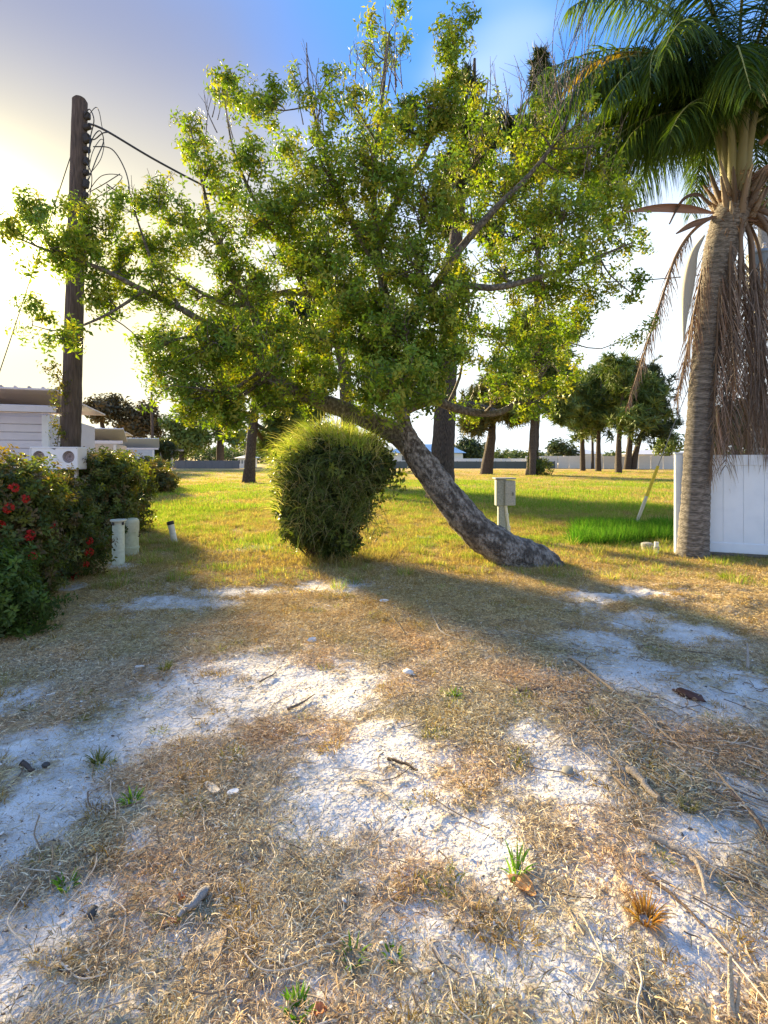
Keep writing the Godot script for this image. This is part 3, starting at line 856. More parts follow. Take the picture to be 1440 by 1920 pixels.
# ---------------------------------------------------------------- buildings
func build_buildings() -> void:
	home("mobile_home", "pale lilac walled home with ribbed metal roof behind the dark pole", Vector2(-11.6, 10.6), Vector2(-7.85, 12.0), 6.0, 2.76, 0.32, 0.5, Color(0.62, 0.59, 0.66), Color(0.6, 0.52, 0.52), 9, true)
	home("mobile_home", "small tan walled home with grey ribbed roof, second along the hedge", Vector2(-17.4, 24.4), Vector2(-13.6, 26.0), 7.0, 2.38, 0.55, 0.7, Color(0.6, 0.52, 0.46), Color(0.56, 0.55, 0.58), 8, false)
	home("mobile_home", "bluish home with pale striped roof and white corner posts farthest along the hedge", Vector2(-25.4, 44.6), Vector2(-20.9, 46.5), 7.0, 2.35, 0.8, 0.8, Color(0.5, 0.56, 0.68), Color(0.58, 0.63, 0.7), 9, false)
	# overgrown carport at the end of the row
	var at := GD(292, 50.0)
	var t := thing("overgrown_carport", at, "vine covered carport with pale posts at the end of the homes", "carport")
	for px in [268, 288, 302, 322]:
		var mb := MB.new()
		var p := GD(px, 50.0)
		box(mb, p + Vector3(0, 1.1, 0), Vector3(0.16, 2.2, 0.16), Color(0.6, 0.56, 0.52), 0.01)
		part("post", mb, M.plain, t, at)
	var rb := MB.new()
	box(rb, at + Vector3(-0.1, 2.28, -1.4), Vector3(3.4, 0.16, 3.0), Color(0.35, 0.3, 0.27), 0.02)
	part("roof", rb, M.plain, t, at)
	var bw := MB.new()
	box(bw, at + Vector3(-0.6, 1.1, -2.6), Vector3(2.2, 2.2, 0.12), Color(0.3, 0.2, 0.15), 0.02)
	part("back_wall", bw, M.plain, t, at)
	leaf_ball(t, [[at + Vector3(-0.2, 2.55, -0.6), Vector3(1.9, 0.55, 1.3), 420], [at + Vector3(1.3, 2.2, 0.0), Vector3(0.6, 0.8, 0.6), 90]], sprig(8, 0.5, 0.26, 0.3, 0.3), M.leaf, [Color(0.08, 0.1, 0.025), Color(0.06, 0.085, 0.025), Color(0.1, 0.1, 0.03)], 0.4, 0.65)

# a low home: its end wall runs from a to b (x, distance); roof slopes up from the front eave
func home(called: String, label: String, a: Vector2, b: Vector2, deep: float, eave: float, rise: float, over: float, wall_col: Color, roof_col: Color, ribs: int, siding: bool) -> void:
	var A := Vector3(a.x, 0, -a.y)
	var B := Vector3(b.x, 0, -b.y)
	var along := (B - A).normalized()
	var back := Vector3(along.z, 0, -along.x)
	if back.z > 0: back = -back
	var len := A.distance_to(B)
	var mid := (A + B) * 0.5
	var turn := Basis(along, Vector3.UP, along.cross(Vector3.UP))
	var t := thing(called, mid, label, "house", "low homes along the hedge")
	var mb := MB.new()
	box(mb, mid + back * deep * 0.5 + Vector3(0, eave * 0.5 - 0.06, 0), Vector3(len, eave, deep), wall_col * 0.9, 0.02, turn)
	var w := part("wall", mb, M.paint, t, mid)
	var rows := 13 if siding else 9
	var hgt := (eave - 0.34) / rows
	for k in rows:
		var sb := MB.new()
		box(sb, mid - back * 0.016 + Vector3(0, 0.2 + hgt * (k + 0.5), 0), Vector3(len - 0.24, hgt - 0.012, 0.03), wall_col * rnd(0.95, 1.03), 0.006, turn * Basis(Vector3.RIGHT, -0.02))
		part("siding_board", sb, M.paint, w, mid)
	for e in [A, B]:
		var cb := MB.new()
		var off: Vector3 = along * (0.06 if e == A else -0.06)
		box(cb, e + off - back * 0.03 + Vector3(0, eave * 0.5 - 0.05, 0), Vector3(0.14, eave - 0.12, 0.1), Color(0.72, 0.72, 0.74), 0.01, turn)
		part("corner_post", cb, M.paint, t, mid)
	# window in the end wall of the nearer homes
	var fb := MB.new()
	box(fb, mid - back * over + Vector3(0, eave + 0.0, 0), Vector3(len + over, 0.16, 0.05), Color(0.6, 0.56, 0.58), 0.01, turn)
	part("fascia", fb, M.paint, t, mid)
	# roof sheet: from the eave up towards the left rear
	var run := 2.6
	var slope := atan2(rise, run)
	var rt := turn * Basis(Vector3.RIGHT, -slope if turn.z.dot(back) < 0 else slope)
	var roof_mid := mid + back * (run * 0.5 - over) + Vector3(0, eave + 0.12 + rise * 0.5, 0)
	var rb := MB.new()
	box(rb, roof_mid, Vector3(len + over * 1.1, 0.05, run / cos(slope)), roof_col, 0.01, rt)
	var rf := part("roof", rb, M.metal_roof, t, mid)
	var b2 := MB.new()
	box(b2, mid + back * (run - over + deep * 0.5 - 0.9) + Vector3(0, eave + 0.1 + rise * 0.93, 0), Vector3(len + over, 0.05, deep - 1.4), roof_col * 0.95, 0.01, turn)
	part("roof", b2, M.metal_roof, t, mid)
	var span := len + over * 1.0
	for k in ribs * 2:
		var kb := MB.new()
		var x := (float(k) / (ribs * 2 - 1) - 0.5) * span
		box(kb, roof_mid + along * x + rt.y * 0.045, Vector3(0.06, 0.05, run / cos(slope) - 0.02), roof_col * (1.15 if k % 2 == 0 else 0.6), 0.012, rt)
		part("roof_rib", kb, M.metal_roof, rf, mid)

# ---------------------------------------------------------------- far boundary
func wall_run(called: String, label: String, category: String, px0: float, d0: float, px1: float, d1: float, h: float, panels: int, col: Color, thick: float, post: bool) -> void:
	var a := GD(px0, d0)
	var b := GD(px1, d1)
	a.y = 0.0; b.y = 0.0
	var mid := (a + b) * 0.5
	var al := (b - a).normalized()
	var turn := Basis(al, Vector3.UP, al.cross(Vector3.UP))
	var t := thing(called, mid, label, category)
	var step := a.distance_to(b) / panels
	for k in panels:
		var mb := MB.new()
		box(mb, a + al * step * (k + 0.5) + Vector3(0, h * 0.5 - 0.03, 0), Vector3(step - 0.05, h, thick), col * rnd(0.92, 1.04), 0.02, turn)
		part("panel", mb, M.paint, t, mid)
	if post:
		for k in panels + 1:
			var mb := MB.new()
			box(mb, a + al * step * k + Vector3(0, h * 0.5, 0), Vector3(thick * 1.6, h + 0.08, thick * 1.6), col * 0.95, 0.02, turn)
			part("post", mb, M.paint, t, mid)

func build_far() -> void:
	wall_run("far_wall", "long pale low wall behind the trees on the right lawn", "wall", 985, 72, 1290, 66, 1.72, 14, Color(0.78, 0.74, 0.7), 0.2, false)
	wall_run("grey_fence", "dark grey board fence closing the far end of the left lawn", "fence", 322, 70, 448, 70, 1.1, 10, Color(0.12, 0.12, 0.13), 0.08, true)
	wall_run("dark_mesh_fence", "low dark green screened fence in front of the far houses", "fence", 715, 72, 1040, 70, 0.98, 18, Color(0.09, 0.11, 0.11), 0.06, true)
	wall_run("white_kerb_wall", "thin white wall band above the dark screened fence", "wall", 840, 76, 1000, 75, 1.35, 8, Color(0.72, 0.72, 0.72), 0.2, false)
	# low far wood along the horizon
	var xs := []
	var cols := PackedColorArray()
	var shoot := sprig(8, 0.6, 0.32, 0.3, 0.2)
	for k in 9000:
		var az := rnd(-1.1, 1.1)
		var d := rnd(112.0, 135.0)
		var x := az * d
		var hh := 2.2 + 1.6 * n_fine.get_noise_1d(az * 9.0) + 0.9 * n_fine.get_noise_1d(az * 40.0)
		if az < -0.1: hh += 1.0
		xs.append(frame(rdir() + Vector3(0, 0.4, 0), rnd(0, TAU), rnd(0.8, 1.5), Vector3(x, pow(rng.randf(), 0.7) * hh, -d)))
		cols.append(Color(0.09, 0.12, 0.035) * rnd(0.6, 1.4))
	var wood := scatter("far_wood", shoot, M.needle, xs, cols, self)
	tag(wood, "low far band of trees and scrub along the horizon", "wood", "", "stuff")
	# far houses
	for s in [
		["far_house", "far house with pale blue roof seen past the leaning trunk", 735, 868, 84.0, 2.2, 1.5, Color(0.6, 0.66, 0.7), Color(0.46, 0.6, 0.68)],
		["far_house", "far white house with low roof behind the pale wall and grove", 1060, 1130, 98.0, 2.1, 0.9, Color(0.7, 0.7, 0.68), Color(0.55, 0.57, 0.58)],
		["far_house", "far white house end beside the grey far fence", 446, 462, 72.0, 1.4, 0.5, Color(0.75, 0.76, 0.76), Color(0.6, 0.62, 0.64)],
		["far_house", "wide low far house behind the right part of the pale wall", 1195, 1300, 90.0, 2.0, 0.8, Color(0.72, 0.68, 0.64), Color(0.6, 0.58, 0.56)],
	]:
		var d: float = s[4]
		var a := GD(s[2], d)
		var b := GD(s[3], d)
		var mid := (a + b) * 0.5
		mid.y = 0
		var len := b.x - a.x
		var t := thing(s[0], mid, s[1], "house", "houses on the horizon")
		var mb := MB.new()
		box(mb, mid + Vector3(0, s[5] * 0.5 - 0.05, -3), Vector3(len, s[5], 6), s[7], 0.03)
		part("wall", mb, M.paint, t, mid)
		for k in 3:
			var wb := MB.new()
			box(wb, mid + Vector3(len * (k - 1) * 0.3, s[5] * 0.62, 0.01), Vector3(len * 0.12, s[5] * 0.35, 0.08), Color(0.08, 0.1, 0.12), 0.01)
			part("window", wb, M.gloss, t, mid)
		var rb := MB.new()
		var e := 0.5
		var y0: float = s[5]
		var y1: float = s[5] + s[6]
		var q := [mid + Vector3(-len * 0.5 - e, y0, e), mid + Vector3(len * 0.5 + e, y0, e), mid + Vector3(len * 0.5 - 2.0 if len > 5 else 0.2, y1, -3), mid + Vector3(-len * 0.5 + 2.0 if len > 5 else -0.2, y1, -3), mid + Vector3(-len * 0.5 - e, y0, -6 - e), mid + Vector3(len * 0.5 + e, y0, -6 - e)]
		rb.quad(q[0], q[3], q[2], q[1], s[8])
		rb.quad(q[5], q[2], q[3], q[4], s[8])
		rb.tri(q[4], q[3], q[0], s[8])
		rb.tri(q[1], q[2], q[5], s[8])
		rb.quad(q[0], q[1], q[5], q[4], s[8])
		part("roof", rb, M.plain, t, mid)

# ---------------------------------------------------------------- white fence at right
func build_fence() -> void:
	var a := Vector3(5.06, 0, -8.92)
	var b := Vector3(8.6, 0, -7.55)
	var al := (b - a).normalized()
	var turn := Basis(al, Vector3.UP, al.cross(Vector3.UP))
	var t := thing("white_fence", a, "white vinyl privacy fence behind the palm trunk", "fence")
	var len := a.distance_to(b)
	var top := 1.72
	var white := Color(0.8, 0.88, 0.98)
	for x in [0.07, 1.95, len]:
		var mb := MB.new()
		box(mb, a + al * x + Vector3(0, top * 0.5 - 0.04, 0), Vector3(0.14, top + 0.1, 0.14), white, 0.012, turn)
		var po := part("post", mb, M.vinyl, t, a)
		var cb := MB.new()
		box(cb, a + al * x + Vector3(0, top + 0.025, 0), Vector3(0.165, 0.03, 0.165), white, 0.012, turn)
		part("post_cap", cb, M.vinyl, po, a)
	# side return running back from the end post
	for seg in [[0.14, 1.88], [2.02, len - 0.07]]:
		var w: float = seg[1] - seg[0]
		var m: float = (seg[0] + seg[1]) * 0.5
		for r in [[top - 0.09, 0.18], [0.155, 0.17]]:
			var mb := MB.new()
			box(mb, a + al * m + Vector3(0, r[0], 0), Vector3(w, r[1], 0.05), white, 0.008, turn)
			part("rail", mb, M.vinyl, t, a)
		var nb := int(round(w / 0.29))
		for k in nb:
			var mb := MB.new()
			box(mb, a + al * (seg[0] + (k + 0.5) * w / nb) + Vector3(0, 0.9, 0), Vector3(w / nb - 0.0025, 1.36, 0.024), white * rnd(0.985, 1.0), 0.003, turn)
			part("board", mb, M.vinyl, t, a)
	var ka := MB.new()
	box(ka, a + al * (len * 0.5 + 0.1) + Vector3(0, 0.02, 0) - turn.z * 0.0, Vector3(len - 0.3, 0.09, 0.1), Color(0.3, 0.28, 0.26), 0.02, turn)
	part("ground_board", ka, M.concrete, t, a)

# ---------------------------------------------------------------- poles and wires
func wire(called: String, label: String, pts: Array, r: float, sag: float, parent: Node3D = null, off := Vector3.ZERO) -> void:
	var ctrl := []
	for p in pts: ctrl.append(Vector4(p.x, p.y, p.z, r))
	var sp := spline(ctrl, 8)
	var cnt: int = sp[0].size()
	for k in cnt:
		var t := float(k) / (cnt - 1)
		sp[0][k] = sp[0][k] + Vector3(0, -sag * 4.0 * t * (1.0 - t), 0)
	var mb := MB.new()
	tube(mb, sp[0], sp[1], 5, Color(0.03, 0.03, 0.032))
	if parent: part(called, mb, M.plain, parent, off)
	else: single(called, mb, M.plain, pts[0], label, "cable")

func build_poles() -> void:
	var base := GD(127, 9.0)
	var t := thing("utility_pole", base, "tall dark wooden utility pole rising from the hedge at left", "pole")
	var top := P(150, 190, 9.0)
	var ctrl := []
	for k in 9:
		var f := k / 8.0
		var p := base.lerp(top, f) + Vector3(0, -0.1 if k == 0 else 0.0, 0)
		ctrl.append(Vector4(p.x, p.y, p.z, lerpf(0.172, 0.122, f)))
	var sp := spline(ctrl, 6)
	sp[0].append(top + Vector3(0.003, 0.05, 0)); sp[1].append(0.085)
	var mb := MB.new()
	tube(mb, sp[0], sp[1], 20, Color.WHITE, 0.06, 2.0)
	part("shaft", mb, M.pole_wood, t, base)
	# knobbly clamps down the right-hand side
	for k in 13:
		var kb := MB.new()
		var f := 0.965 - k * 0.025
		var c := base.lerp(top, f)
		var r := lerpf(0.172, 0.122, f)
		box(kb, c + Vector3(r + 0.03, 0, 0.03), Vector3(rnd(0.07, 0.14), rnd(0.06, 0.16), 0.09), Color(0.03, 0.026, 0.025), 0.02, Basis(Vector3(0, 0, 1), rnd(-0.4, 0.4)))
		part("clamp", kb, M.plain, t, base)
	# loops of slack cable
	var loops := [
		[[160, 225], [178, 202], [186, 210], [192, 240], [200, 246]], [[163, 345], [180, 300], [194, 265], [186, 245], [170, 270], [164, 330]],
		[[162, 365], [190, 330], [228, 330], [214, 350], [180, 372], [160, 390]], [[175, 275], [210, 280], [235, 320], [242, 360], [225, 362], [200, 345]],
		[[165, 330], [188, 300], [195, 270], [188, 262], [172, 290], [164, 340]], [[200, 348], [199, 380], [198, 420]], [[163, 250], [175, 262], [192, 250], [205, 248]], [[168, 360], [195, 345], [225, 326]],
		[[161, 300], [172, 330], [168, 370], [164, 395]], [[158, 215], [168, 205], [176, 225], [170, 255], [166, 290]],
	]
	for l in loops:
		var pts := []
		for q in l: pts.append(P(q[0], q[1], 8.85 + rnd(-0.15, 0.15)))
		wire("cable_loop", "", pts, rnd(0.006, 0.011), 0.0, t, base)
	# leafy vine on the left of the shaft
	var vb := MB.new()
	var vine := [P(106, 700, 8.8), P(112, 720, 8.8), P(110, 750, 8.8), P(113, 790, 8.8), P(105, 850, 8.8)]
	var vc := []
	for p in vine: vc.append(Vector4(p.x, p.y, p.z, 0.008))
	var vs := spline(vc, 4)
	tube(vb, vs[0], vs[1], 4, Color(0.12, 0.09, 0.05))
	part("vine_stem", vb, M.plain, t, base)
	leaf_ball(t, [[P(110, 725, 8.8), Vector3(0.08, 0.35, 0.08), 26], [P(95, 690, 8.8), Vector3(0.15, 0.12, 0.1), 10], [P(110, 800, 8.8), Vector3(0.08, 0.4, 0.08), 20]], sprig(6, 0.5, 0.25, 0.2, 0.3), M.leaf, [Color(0.1, 0.13, 0.03), Color(0.14, 0.13, 0.04)], 0.1, 0.17, 0.1, "vine_leaves")
	# cables
	wire("service_cable", "thick black cable running from the pole top into the leaning tree", [P(166, 232, 8.95), P(200, 246, 8.95), P(300, 305, 9.4), P(430, 372, 10.2), P(640, 470, 11.8), P(900, 560, 14.0)], 0.02, 0.0)
	wire("guy_wire", "thin wire slanting down left from the utility pole", [P(136, 282, 9.0), P(0, 695, 9.0), P(-60, 860, 9.0)], 0.008, 0.0)
	wire("overhead_line", "thin overhead line crossing the sky left of the palm", [P(900, 528, 14.0), P(1080, 530, 13.4), P(1250, 522, 13.0), P(1436, 500, 12.6)], 0.014, 0.0)
	# box with two round openings
	var bb := GD(110, 8.45)
	var eb := thing("equipment_box", bb, "off white box with two round openings at the foot of the utility pole", "box")
	var c0 := P(110, 859, 8.45)
	var bm := MB.new()
	var w := 0.76
	var h := 0.33
	var holes := [Vector2(-0.25, 0.02), Vector2(0.235, 0.02)]
	# front plate with the two openings cut out, as a ring of wedges per opening and filler pieces
	var hr := 0.098
	var half := [[-w * 0.5, 0.0, holes[0]], [0.0, w * 0.5, holes[1]]]
	for hf in half:
		var hc: Vector2 = hf[2]
		var segs := 28
		for s in segs:
			var a0 := TAU * s / segs
			var a1 := TAU * (s + 1) / segs
			var i0 := hc + Vector2(cos(a0), sin(a0)) * hr
			var i1 := hc + Vector2(cos(a1), sin(a1)) * hr
			var o0 := ray_rect(hc, a0, hf[0], hf[1], h)
			var o1 := ray_rect(hc, a1, hf[0], hf[1], h)
			put_quad(bm, c0, Basis(), Vector3(i0.x, i0.y, 0.12), Vector3(o0.x, o0.y, 0.12), Vector3(o1.x, o1.y, 0.12), Vector3(i1.x, i1.y, 0.12), Vector3(0, 0, 1), Color(0.72, 0.7, 0.72))
			var nrm := Vector3(-cos((a0 + a1) * 0.5), -sin((a0 + a1) * 0.5), 0)
			put_quad(bm, c0, Basis(), Vector3(i0.x, i0.y, 0.12), Vector3(i1.x, i1.y, 0.12), Vector3(i1.x, i1.y, 0.04), Vector3(i0.x, i0.y, 0.04), nrm, Color(0.5, 0.45, 0.45))
	box(bm, c0 + Vector3(0, h * 0.5 + 0.008, 0), Vector3(w + 0.02, 0.02, 0.26), Color(0.72, 0.7, 0.72), 0.006)
	box(bm, c0 + Vector3(0, -h * 0.5 - 0.008, 0), Vector3(w + 0.02, 0.02, 0.26), Color(0.66, 0.64, 0.66), 0.006)
	for s in [-1, 1]: box(bm, c0 + Vector3(s * (w * 0.5 + 0.003), 0, 0), Vector3(0.02, h, 0.26), Color(0.7, 0.68, 0.7), 0.006)
	part("case", bm, M.paint, eb, bb)
	var kb2 := MB.new()
	box(kb2, c0 + Vector3(0, 0, 0.0), Vector3(w - 0.02, h - 0.02, 0.07), Color(0.34, 0.26, 0.27), 0.004)
	part("back_plate", kb2, M.paint, eb, bb)
	for q in holes:
		for r in [0.085, 0.06, 0.035]:
			var gb := MB.new()
			var ring := PackedVector3Array()
			var rr := PackedFloat32Array()
			for s in 21:
				ring.append(c0 + Vector3(q.x + cos(TAU * s / 20.0) * r, q.y + sin(TAU * s / 20.0) * r, 0.075))
				rr.append(0.006)
			tube(gb, ring, rr, 5, Color(0.45, 0.36, 0.36), 0.0, 0.0, false)
			part("grille_ring", gb, M.plain, eb, bb)
	for s in [-1, 1]:
		var lb := MB.new()
		box(lb, Vector3(c0.x + s * 0.28, (c0.y - h * 0.5) * 0.5 - 0.02, c0.z - 0.02), Vector3(0.05, c0.y - h * 0.5, 0.05), Color(0.4, 0.38, 0.38), 0.005)
		part("leg", lb, M.plain, eb, bb)
	# far pole at left
	var fp := GD(287, 62.0)
	var ft := P(284, 735, 62.0)
	var fb := MB.new()
	tube(fb, PackedVector3Array([fp - Vector3(0, 0.2, 0), fp.lerp(ft, 0.5), ft]), PackedFloat32Array([0.2, 0.16, 0.12]), 10, Color.WHITE, 0.05, 0.0)
	single("far_utility_pole", fb, M.pole_wood, fp, "thin far utility pole in front of the rounded brown tree", "pole")
	# pale pole with transformer at right edge
	var rp := GD(1408, 13.0)
	var rt := P(1438, 330, 13.0)
	var tp := thing("concrete_pole", rp, "pale grey utility pole behind the hanging dead palm fronds", "pole")
	var pb := MB.new()
	tube(pb, PackedVector3Array([rp - Vector3(0, 0.2, 0), rp.lerp(rt, 0.3), rp.lerp(rt, 0.7), rt]), PackedFloat32Array([0.17, 0.16, 0.145, 0.13]), 16, Color(0.75, 0.75, 0.76), 0.03, 5.0)
	part("shaft", pb, M.concrete, tp, rp)
	var cb := MB.new()
	var cc := P(1424, 512, 12.72)
	lathe(cb, cc, [Vector2(0, -0.5), Vector2(0.25, -0.5), Vector2(0.27, -0.46), Vector2(0.27, 0.42), Vector2(0.285, 0.43), Vector2(0.285, 0.47), Vector2(0.2, 0.54), Vector2(0, 0.56)], 22, Color(0.5, 0.52, 0.52))
	var can := part("transformer", cb, M.galvanised, tp, rp)
	for s in [-1, 1]:
		var ib := MB.new()
		lathe(ib, cc + Vector3(s * 0.12, 0.52, 0), [Vector2(0.05, 0), Vector2(0.06, 0.05), Vector2(0.035, 0.08), Vector2(0.055, 0.12), Vector2(0.03, 0.16), Vector2(0.045, 0.2), Vector2(0.0, 0.26)], 12, Color(0.45, 0.42, 0.4))
		part("bushing", ib, M.gloss, can, rp)

func ray_rect(c: Vector2, a: float, x0: float, x1: float, h: float) -> Vector2:
	var d := Vector2(cos(a), sin(a))
	var t := 1e9
	if d.x > 1e-5: t = minf(t, (x1 - c.x) / d.x)
	if d.x < -1e-5: t = minf(t, (x0 - c.x) / d.x)
	if d.y > 1e-5: t = minf(t, (h * 0.5 - c.y) / d.y)
	if d.y < -1e-5: t = minf(t, (-h * 0.5 - c.y) / d.y)
	return c + d * t

# ---------------------------------------------------------------- palm
func frond(t: Node3D, called: String, m: Material, org: Vector3, az: float, el0: float, length: float, droop: float, pow_d: float, leaf_len: float, hang: float, cols: Array, rib_col: Color, pairs := 46, bare := 0.16, max_down := -1.45, wide := 0.027, per := 2) -> void:
	var mb := MB.new()
	var rb := MB.new()
	var h := Vector3(sin(az), 0, -cos(az))
	var side := h.cross(Vector3.UP)
	var p := org
	var pts := PackedVector3Array()
	var rad := PackedFloat32Array()
	var sway := rnd(-0.25, 0.25)
	for k in pairs + 1:
		var u := float(k) / pairs
		var el := maxf(el0 - droop * pow(u, pow_d), max_down)
		var dir := (h * cos(el) + Vector3.UP * sin(el) + side * sway * u).normalized()
		pts.append(p)
		rad.append(lerpf(0.042, 0.006, pow(u, 0.6)))
		if u > bare:
			var prof := sin(PI * clampf((u - bare) / (1.0 - bare) * 0.8 + 0.2, 0, 1))
			var ll := leaf_len * (0.35 + 0.65 * prof)
			var nrm := side.cross(dir).normalized()
			if nrm.y < 0: nrm = -nrm
			for s in [-1.0, 1.0]:
				for q in per:
					var out: Vector3 = (side * s * rnd(0.7, 1.0) + dir * rnd(0.3, 0.7) + nrm * rnd(-0.5, 0.45) + Vector3(0, -hang * rnd(0.4, 1.0), 0)).normalized()
					var c: Color = cols[rng.randi() % cols.size()]
					blade(mb, p + dir * rnd(-0.02, 0.02), out, ll * rnd(0.7, 1.1), wide, hang * rnd(0.7, 1.5) + 0.35, c * rnd(0.75, 1.25), 4)
		p += dir * length / pairs
	tube(rb, pts, rad, 6, rib_col)
	var o := part(called, mb, m, t, t.position)
	part("rachis", rb, M.plain, o, t.position)

func build_palm() -> void:
	var base := G(1300, 1044)
	var t := thing("queen_palm", base, "tall ringed palm with drooping green crown and hanging dead fronds", "palm tree")
	var d0 := -base.z
	var ctrl := L4([[1298, 1062, d0, .27], [1299, 1040, d0, .25], [1303, 960, d0, .222], [1309, 850, d0, .21], [1318, 720, d0, .205], [1330, 600, d0 - .05, .21], [1345, 500, d0 - .1, .235], [1362, 430, d0 - .15, .265], [1374, 395, d0 - .2, .26], [1382, 360, d0 - .2, .19]])
	var sp := spline(ctrl, 26)
	# ring scars: a narrow groove every few centimetres
	var acc := 0.0
	var nxt := 0.06
	var ring_tone := PackedFloat32Array([1.0])
	var band := 1.0
	for k in range(1, sp[0].size()):
		acc += sp[0][k].distance_to(sp[0][k - 1])
		if acc > nxt:
			sp[1][k] *= 0.97
			acc = 0.0
			nxt = rnd(0.05, 0.11)
			band = rnd(0.8, 1.15)
			ring_tone.append(0.55)
		else:
			sp[1][k] *= rnd(0.995, 1.02)
			ring_tone.append(band)
	var mb := MB.new()
	tube(mb, sp[0], sp[1], 26, Color.WHITE, 0.05, 1.0)
	for k in sp[0].size():
		for q in 26: mb.c[k * 26 + q] = Color(1, 1, 1) * ring_tone[k]
	part("trunk", mb, M.palm_bark, t, base)
	var crown := P(1380, 372, d0 - 0.2)
	# fibrous old leaf bases round the top of the trunk
	for k in 26:
		var bb := MB.new()
		var a := k * 2.4
		var y := -0.45 + 0.5 * (k / 26.0)
		var o := crown + Vector3(cos(a) * 0.22, y, sin(a) * 0.22)
		var up := Vector3(cos(a) * rnd(0.35, 0.8), 1.0, sin(a) * rnd(0.35, 0.8)).normalized()
		var len := rnd(0.3, 0.6)
		var s2 := spline([Vector4(o.x, o.y, o.z, .055), Vector4(o.x + up.x * len * .5, o.y + up.y * len * .5, o.z + up.z * len * .5, .036), Vector4(o.x + up.x * len, o.y + up.y * len, o.z + up.z * len, .012)], 3)
		tube(bb, s2[0], s2[1], 7, [Color(0.2, 0.15, 0.105), Color(0.3, 0.25, 0.18), Color(0.11, 0.085, 0.065)][k % 3], 0.4, k)
		part("leaf_base", bb, M.plain, t, base)
	var fb := MB.new()
	for k in 900:
		var a := rnd(0, TAU)
		var o := crown + Vector3(cos(a) * 0.25, rnd(-0.6, 0.35), sin(a) * 0.25)
		blade(fb, o, Vector3(cos(a), rnd(-1.0, 0.9), sin(a)), rnd(0.1, 0.32), 0.008, 0.9, Color(0.16, 0.09, 0.045) * rnd(0.6, 1.5), 2)
	part("fibre", fb, M.dead, t, base)
	# upright green shafts of the young leaves
	var greens := [Color(0.055, 0.11, 0.028), Color(0.075, 0.14, 0.03), Color(0.04, 0.085, 0.028), Color(0.1, 0.16, 0.035)]
	var rib := Color(0.24, 0.26, 0.09)
	for k in 9:
		var sb := MB.new()
		var a := k * 0.74 + 0.3
		var o := crown + Vector3(cos(a) * 0.12, -0.1, sin(a) * 0.12)
		var e := crown + Vector3(cos(a) * rnd(0.25, 0.5), rnd(1.1, 1.6), sin(a) * rnd(0.25, 0.45))
		var md := o.lerp(e, 0.5) + Vector3(cos(a), 0, sin(a)) * -0.05
		var s3 := spline([Vector4(o.x, o.y, o.z, .1), Vector4(md.x, md.y, md.z, .07), Vector4(e.x, e.y, e.z, .035)], 4)
		tube(sb, s3[0], s3[1], 9, Color(0.3, 0.29, 0.15) * rnd(0.8, 1.2), 0.08, k)
		part("leaf_sheath", sb, M.plain, t, base)
	var top := crown + Vector3(0.04, 1.05, 0)
	# live fronds: azimuth, start elevation, length, droop
	for f in [[-95, 68, 3.6, 1.9], [-70, 60, 3.5, 1.95], [-110, 50, 3.3, 1.8], [-135, 62, 3.5, 2.0], [-80, 78, 3.9, 1.9], [-60, 44, 3.0, 1.8], [-100, 34, 2.7, 1.6], [-150, 40, 3.0, 1.8], [-40, 65, 3.6, 2.0], [-15, 55, 3.5, 1.9], [15, 70, 3.7, 2.0], [40, 50, 3.3, 1.9], [75, 62, 3.6, 1.9], [100, 45, 3.3, 1.9], [130, 68, 3.6, 2.0], [165, 55, 3.3, 2.0], [-170, 72, 3.6, 2.1], [-120, 80, 3.8, 1.7], [60, 80, 3.9, 1.6], [-88, 56, 3.9, 1.7], [-75, 25, 2.6, 1.5], [150, 35, 2.8, 1.7], [-125, 22, 2.4, 1.4], [-92, 72, 3.4, 2.2], [-65, 70, 3.3, 2.3], [-118, 66, 3.5, 2.3], [-85, 45, 3.0, 2.1], [-140, 50, 3.2, 2.2], [-50, 55, 3.2, 2.1], [175, 45, 3.0, 2.0], [120, 60, 3.4, 2.2], [85, 75, 3.6, 2.1], [55, 60, 3.4, 2.1], [-100, 76, 4.3, 1.9], [-78, 74, 4.4, 1.8], [-60, 80, 4.2, 1.6], [-125, 74, 4.2, 1.9], [-150, 80, 4.2, 1.8], [170, 78, 4.0, 1.9], [-95, 84, 4.4, 1.6], [140, 80, 4.0, 1.8], [100, 82, 4.2, 1.6], [-30, 78, 4.0, 1.8], [20, 60, 3.6, 2.0], [-105, 58, 3.9, 2.0], [-72, 52, 3.6, 2.0]]:
		frond(t, "frond", M.leaf, top + rdir() * 0.08, deg_to_rad(f[0]), deg_to_rad(f[1]), f[2], f[3] * 1.12, 1.1, 0.95, 1.0, greens, rib, 64, 0.16, -1.45, 0.021, 3)
	# fading orange-tipped fronds
	frond(t, "yellowing_frond", M.leaf, top, deg_to_rad(-98), deg_to_rad(62), 3.7, 2.1, 1.2, 0.6, 0.6, [Color(0.3, 0.2, 0.05), Color(0.14, 0.15, 0.04), Color(0.25, 0.17, 0.05)], rib, 44)
	frond(t, "yellowing_frond", M.dead, top + Vector3(0.3, -0.2, 0.1), deg_to_rad(95), deg_to_rad(50), 2.4, 3.2, 1.1, 0.7, 0.9, [Color(0.34, 0.2, 0.07), Color(0.24, 0.15, 0.06)], Color(0.3, 0.2, 0.1), 40)
	# dead fronds hanging about the trunk
	var browns := [Color(0.19, 0.15, 0.125), Color(0.13, 0.105, 0.09), Color(0.25, 0.2, 0.165), Color(0.18, 0.13, 0.1)]
	var c2 := crown + Vector3(0, -0.2, 0)
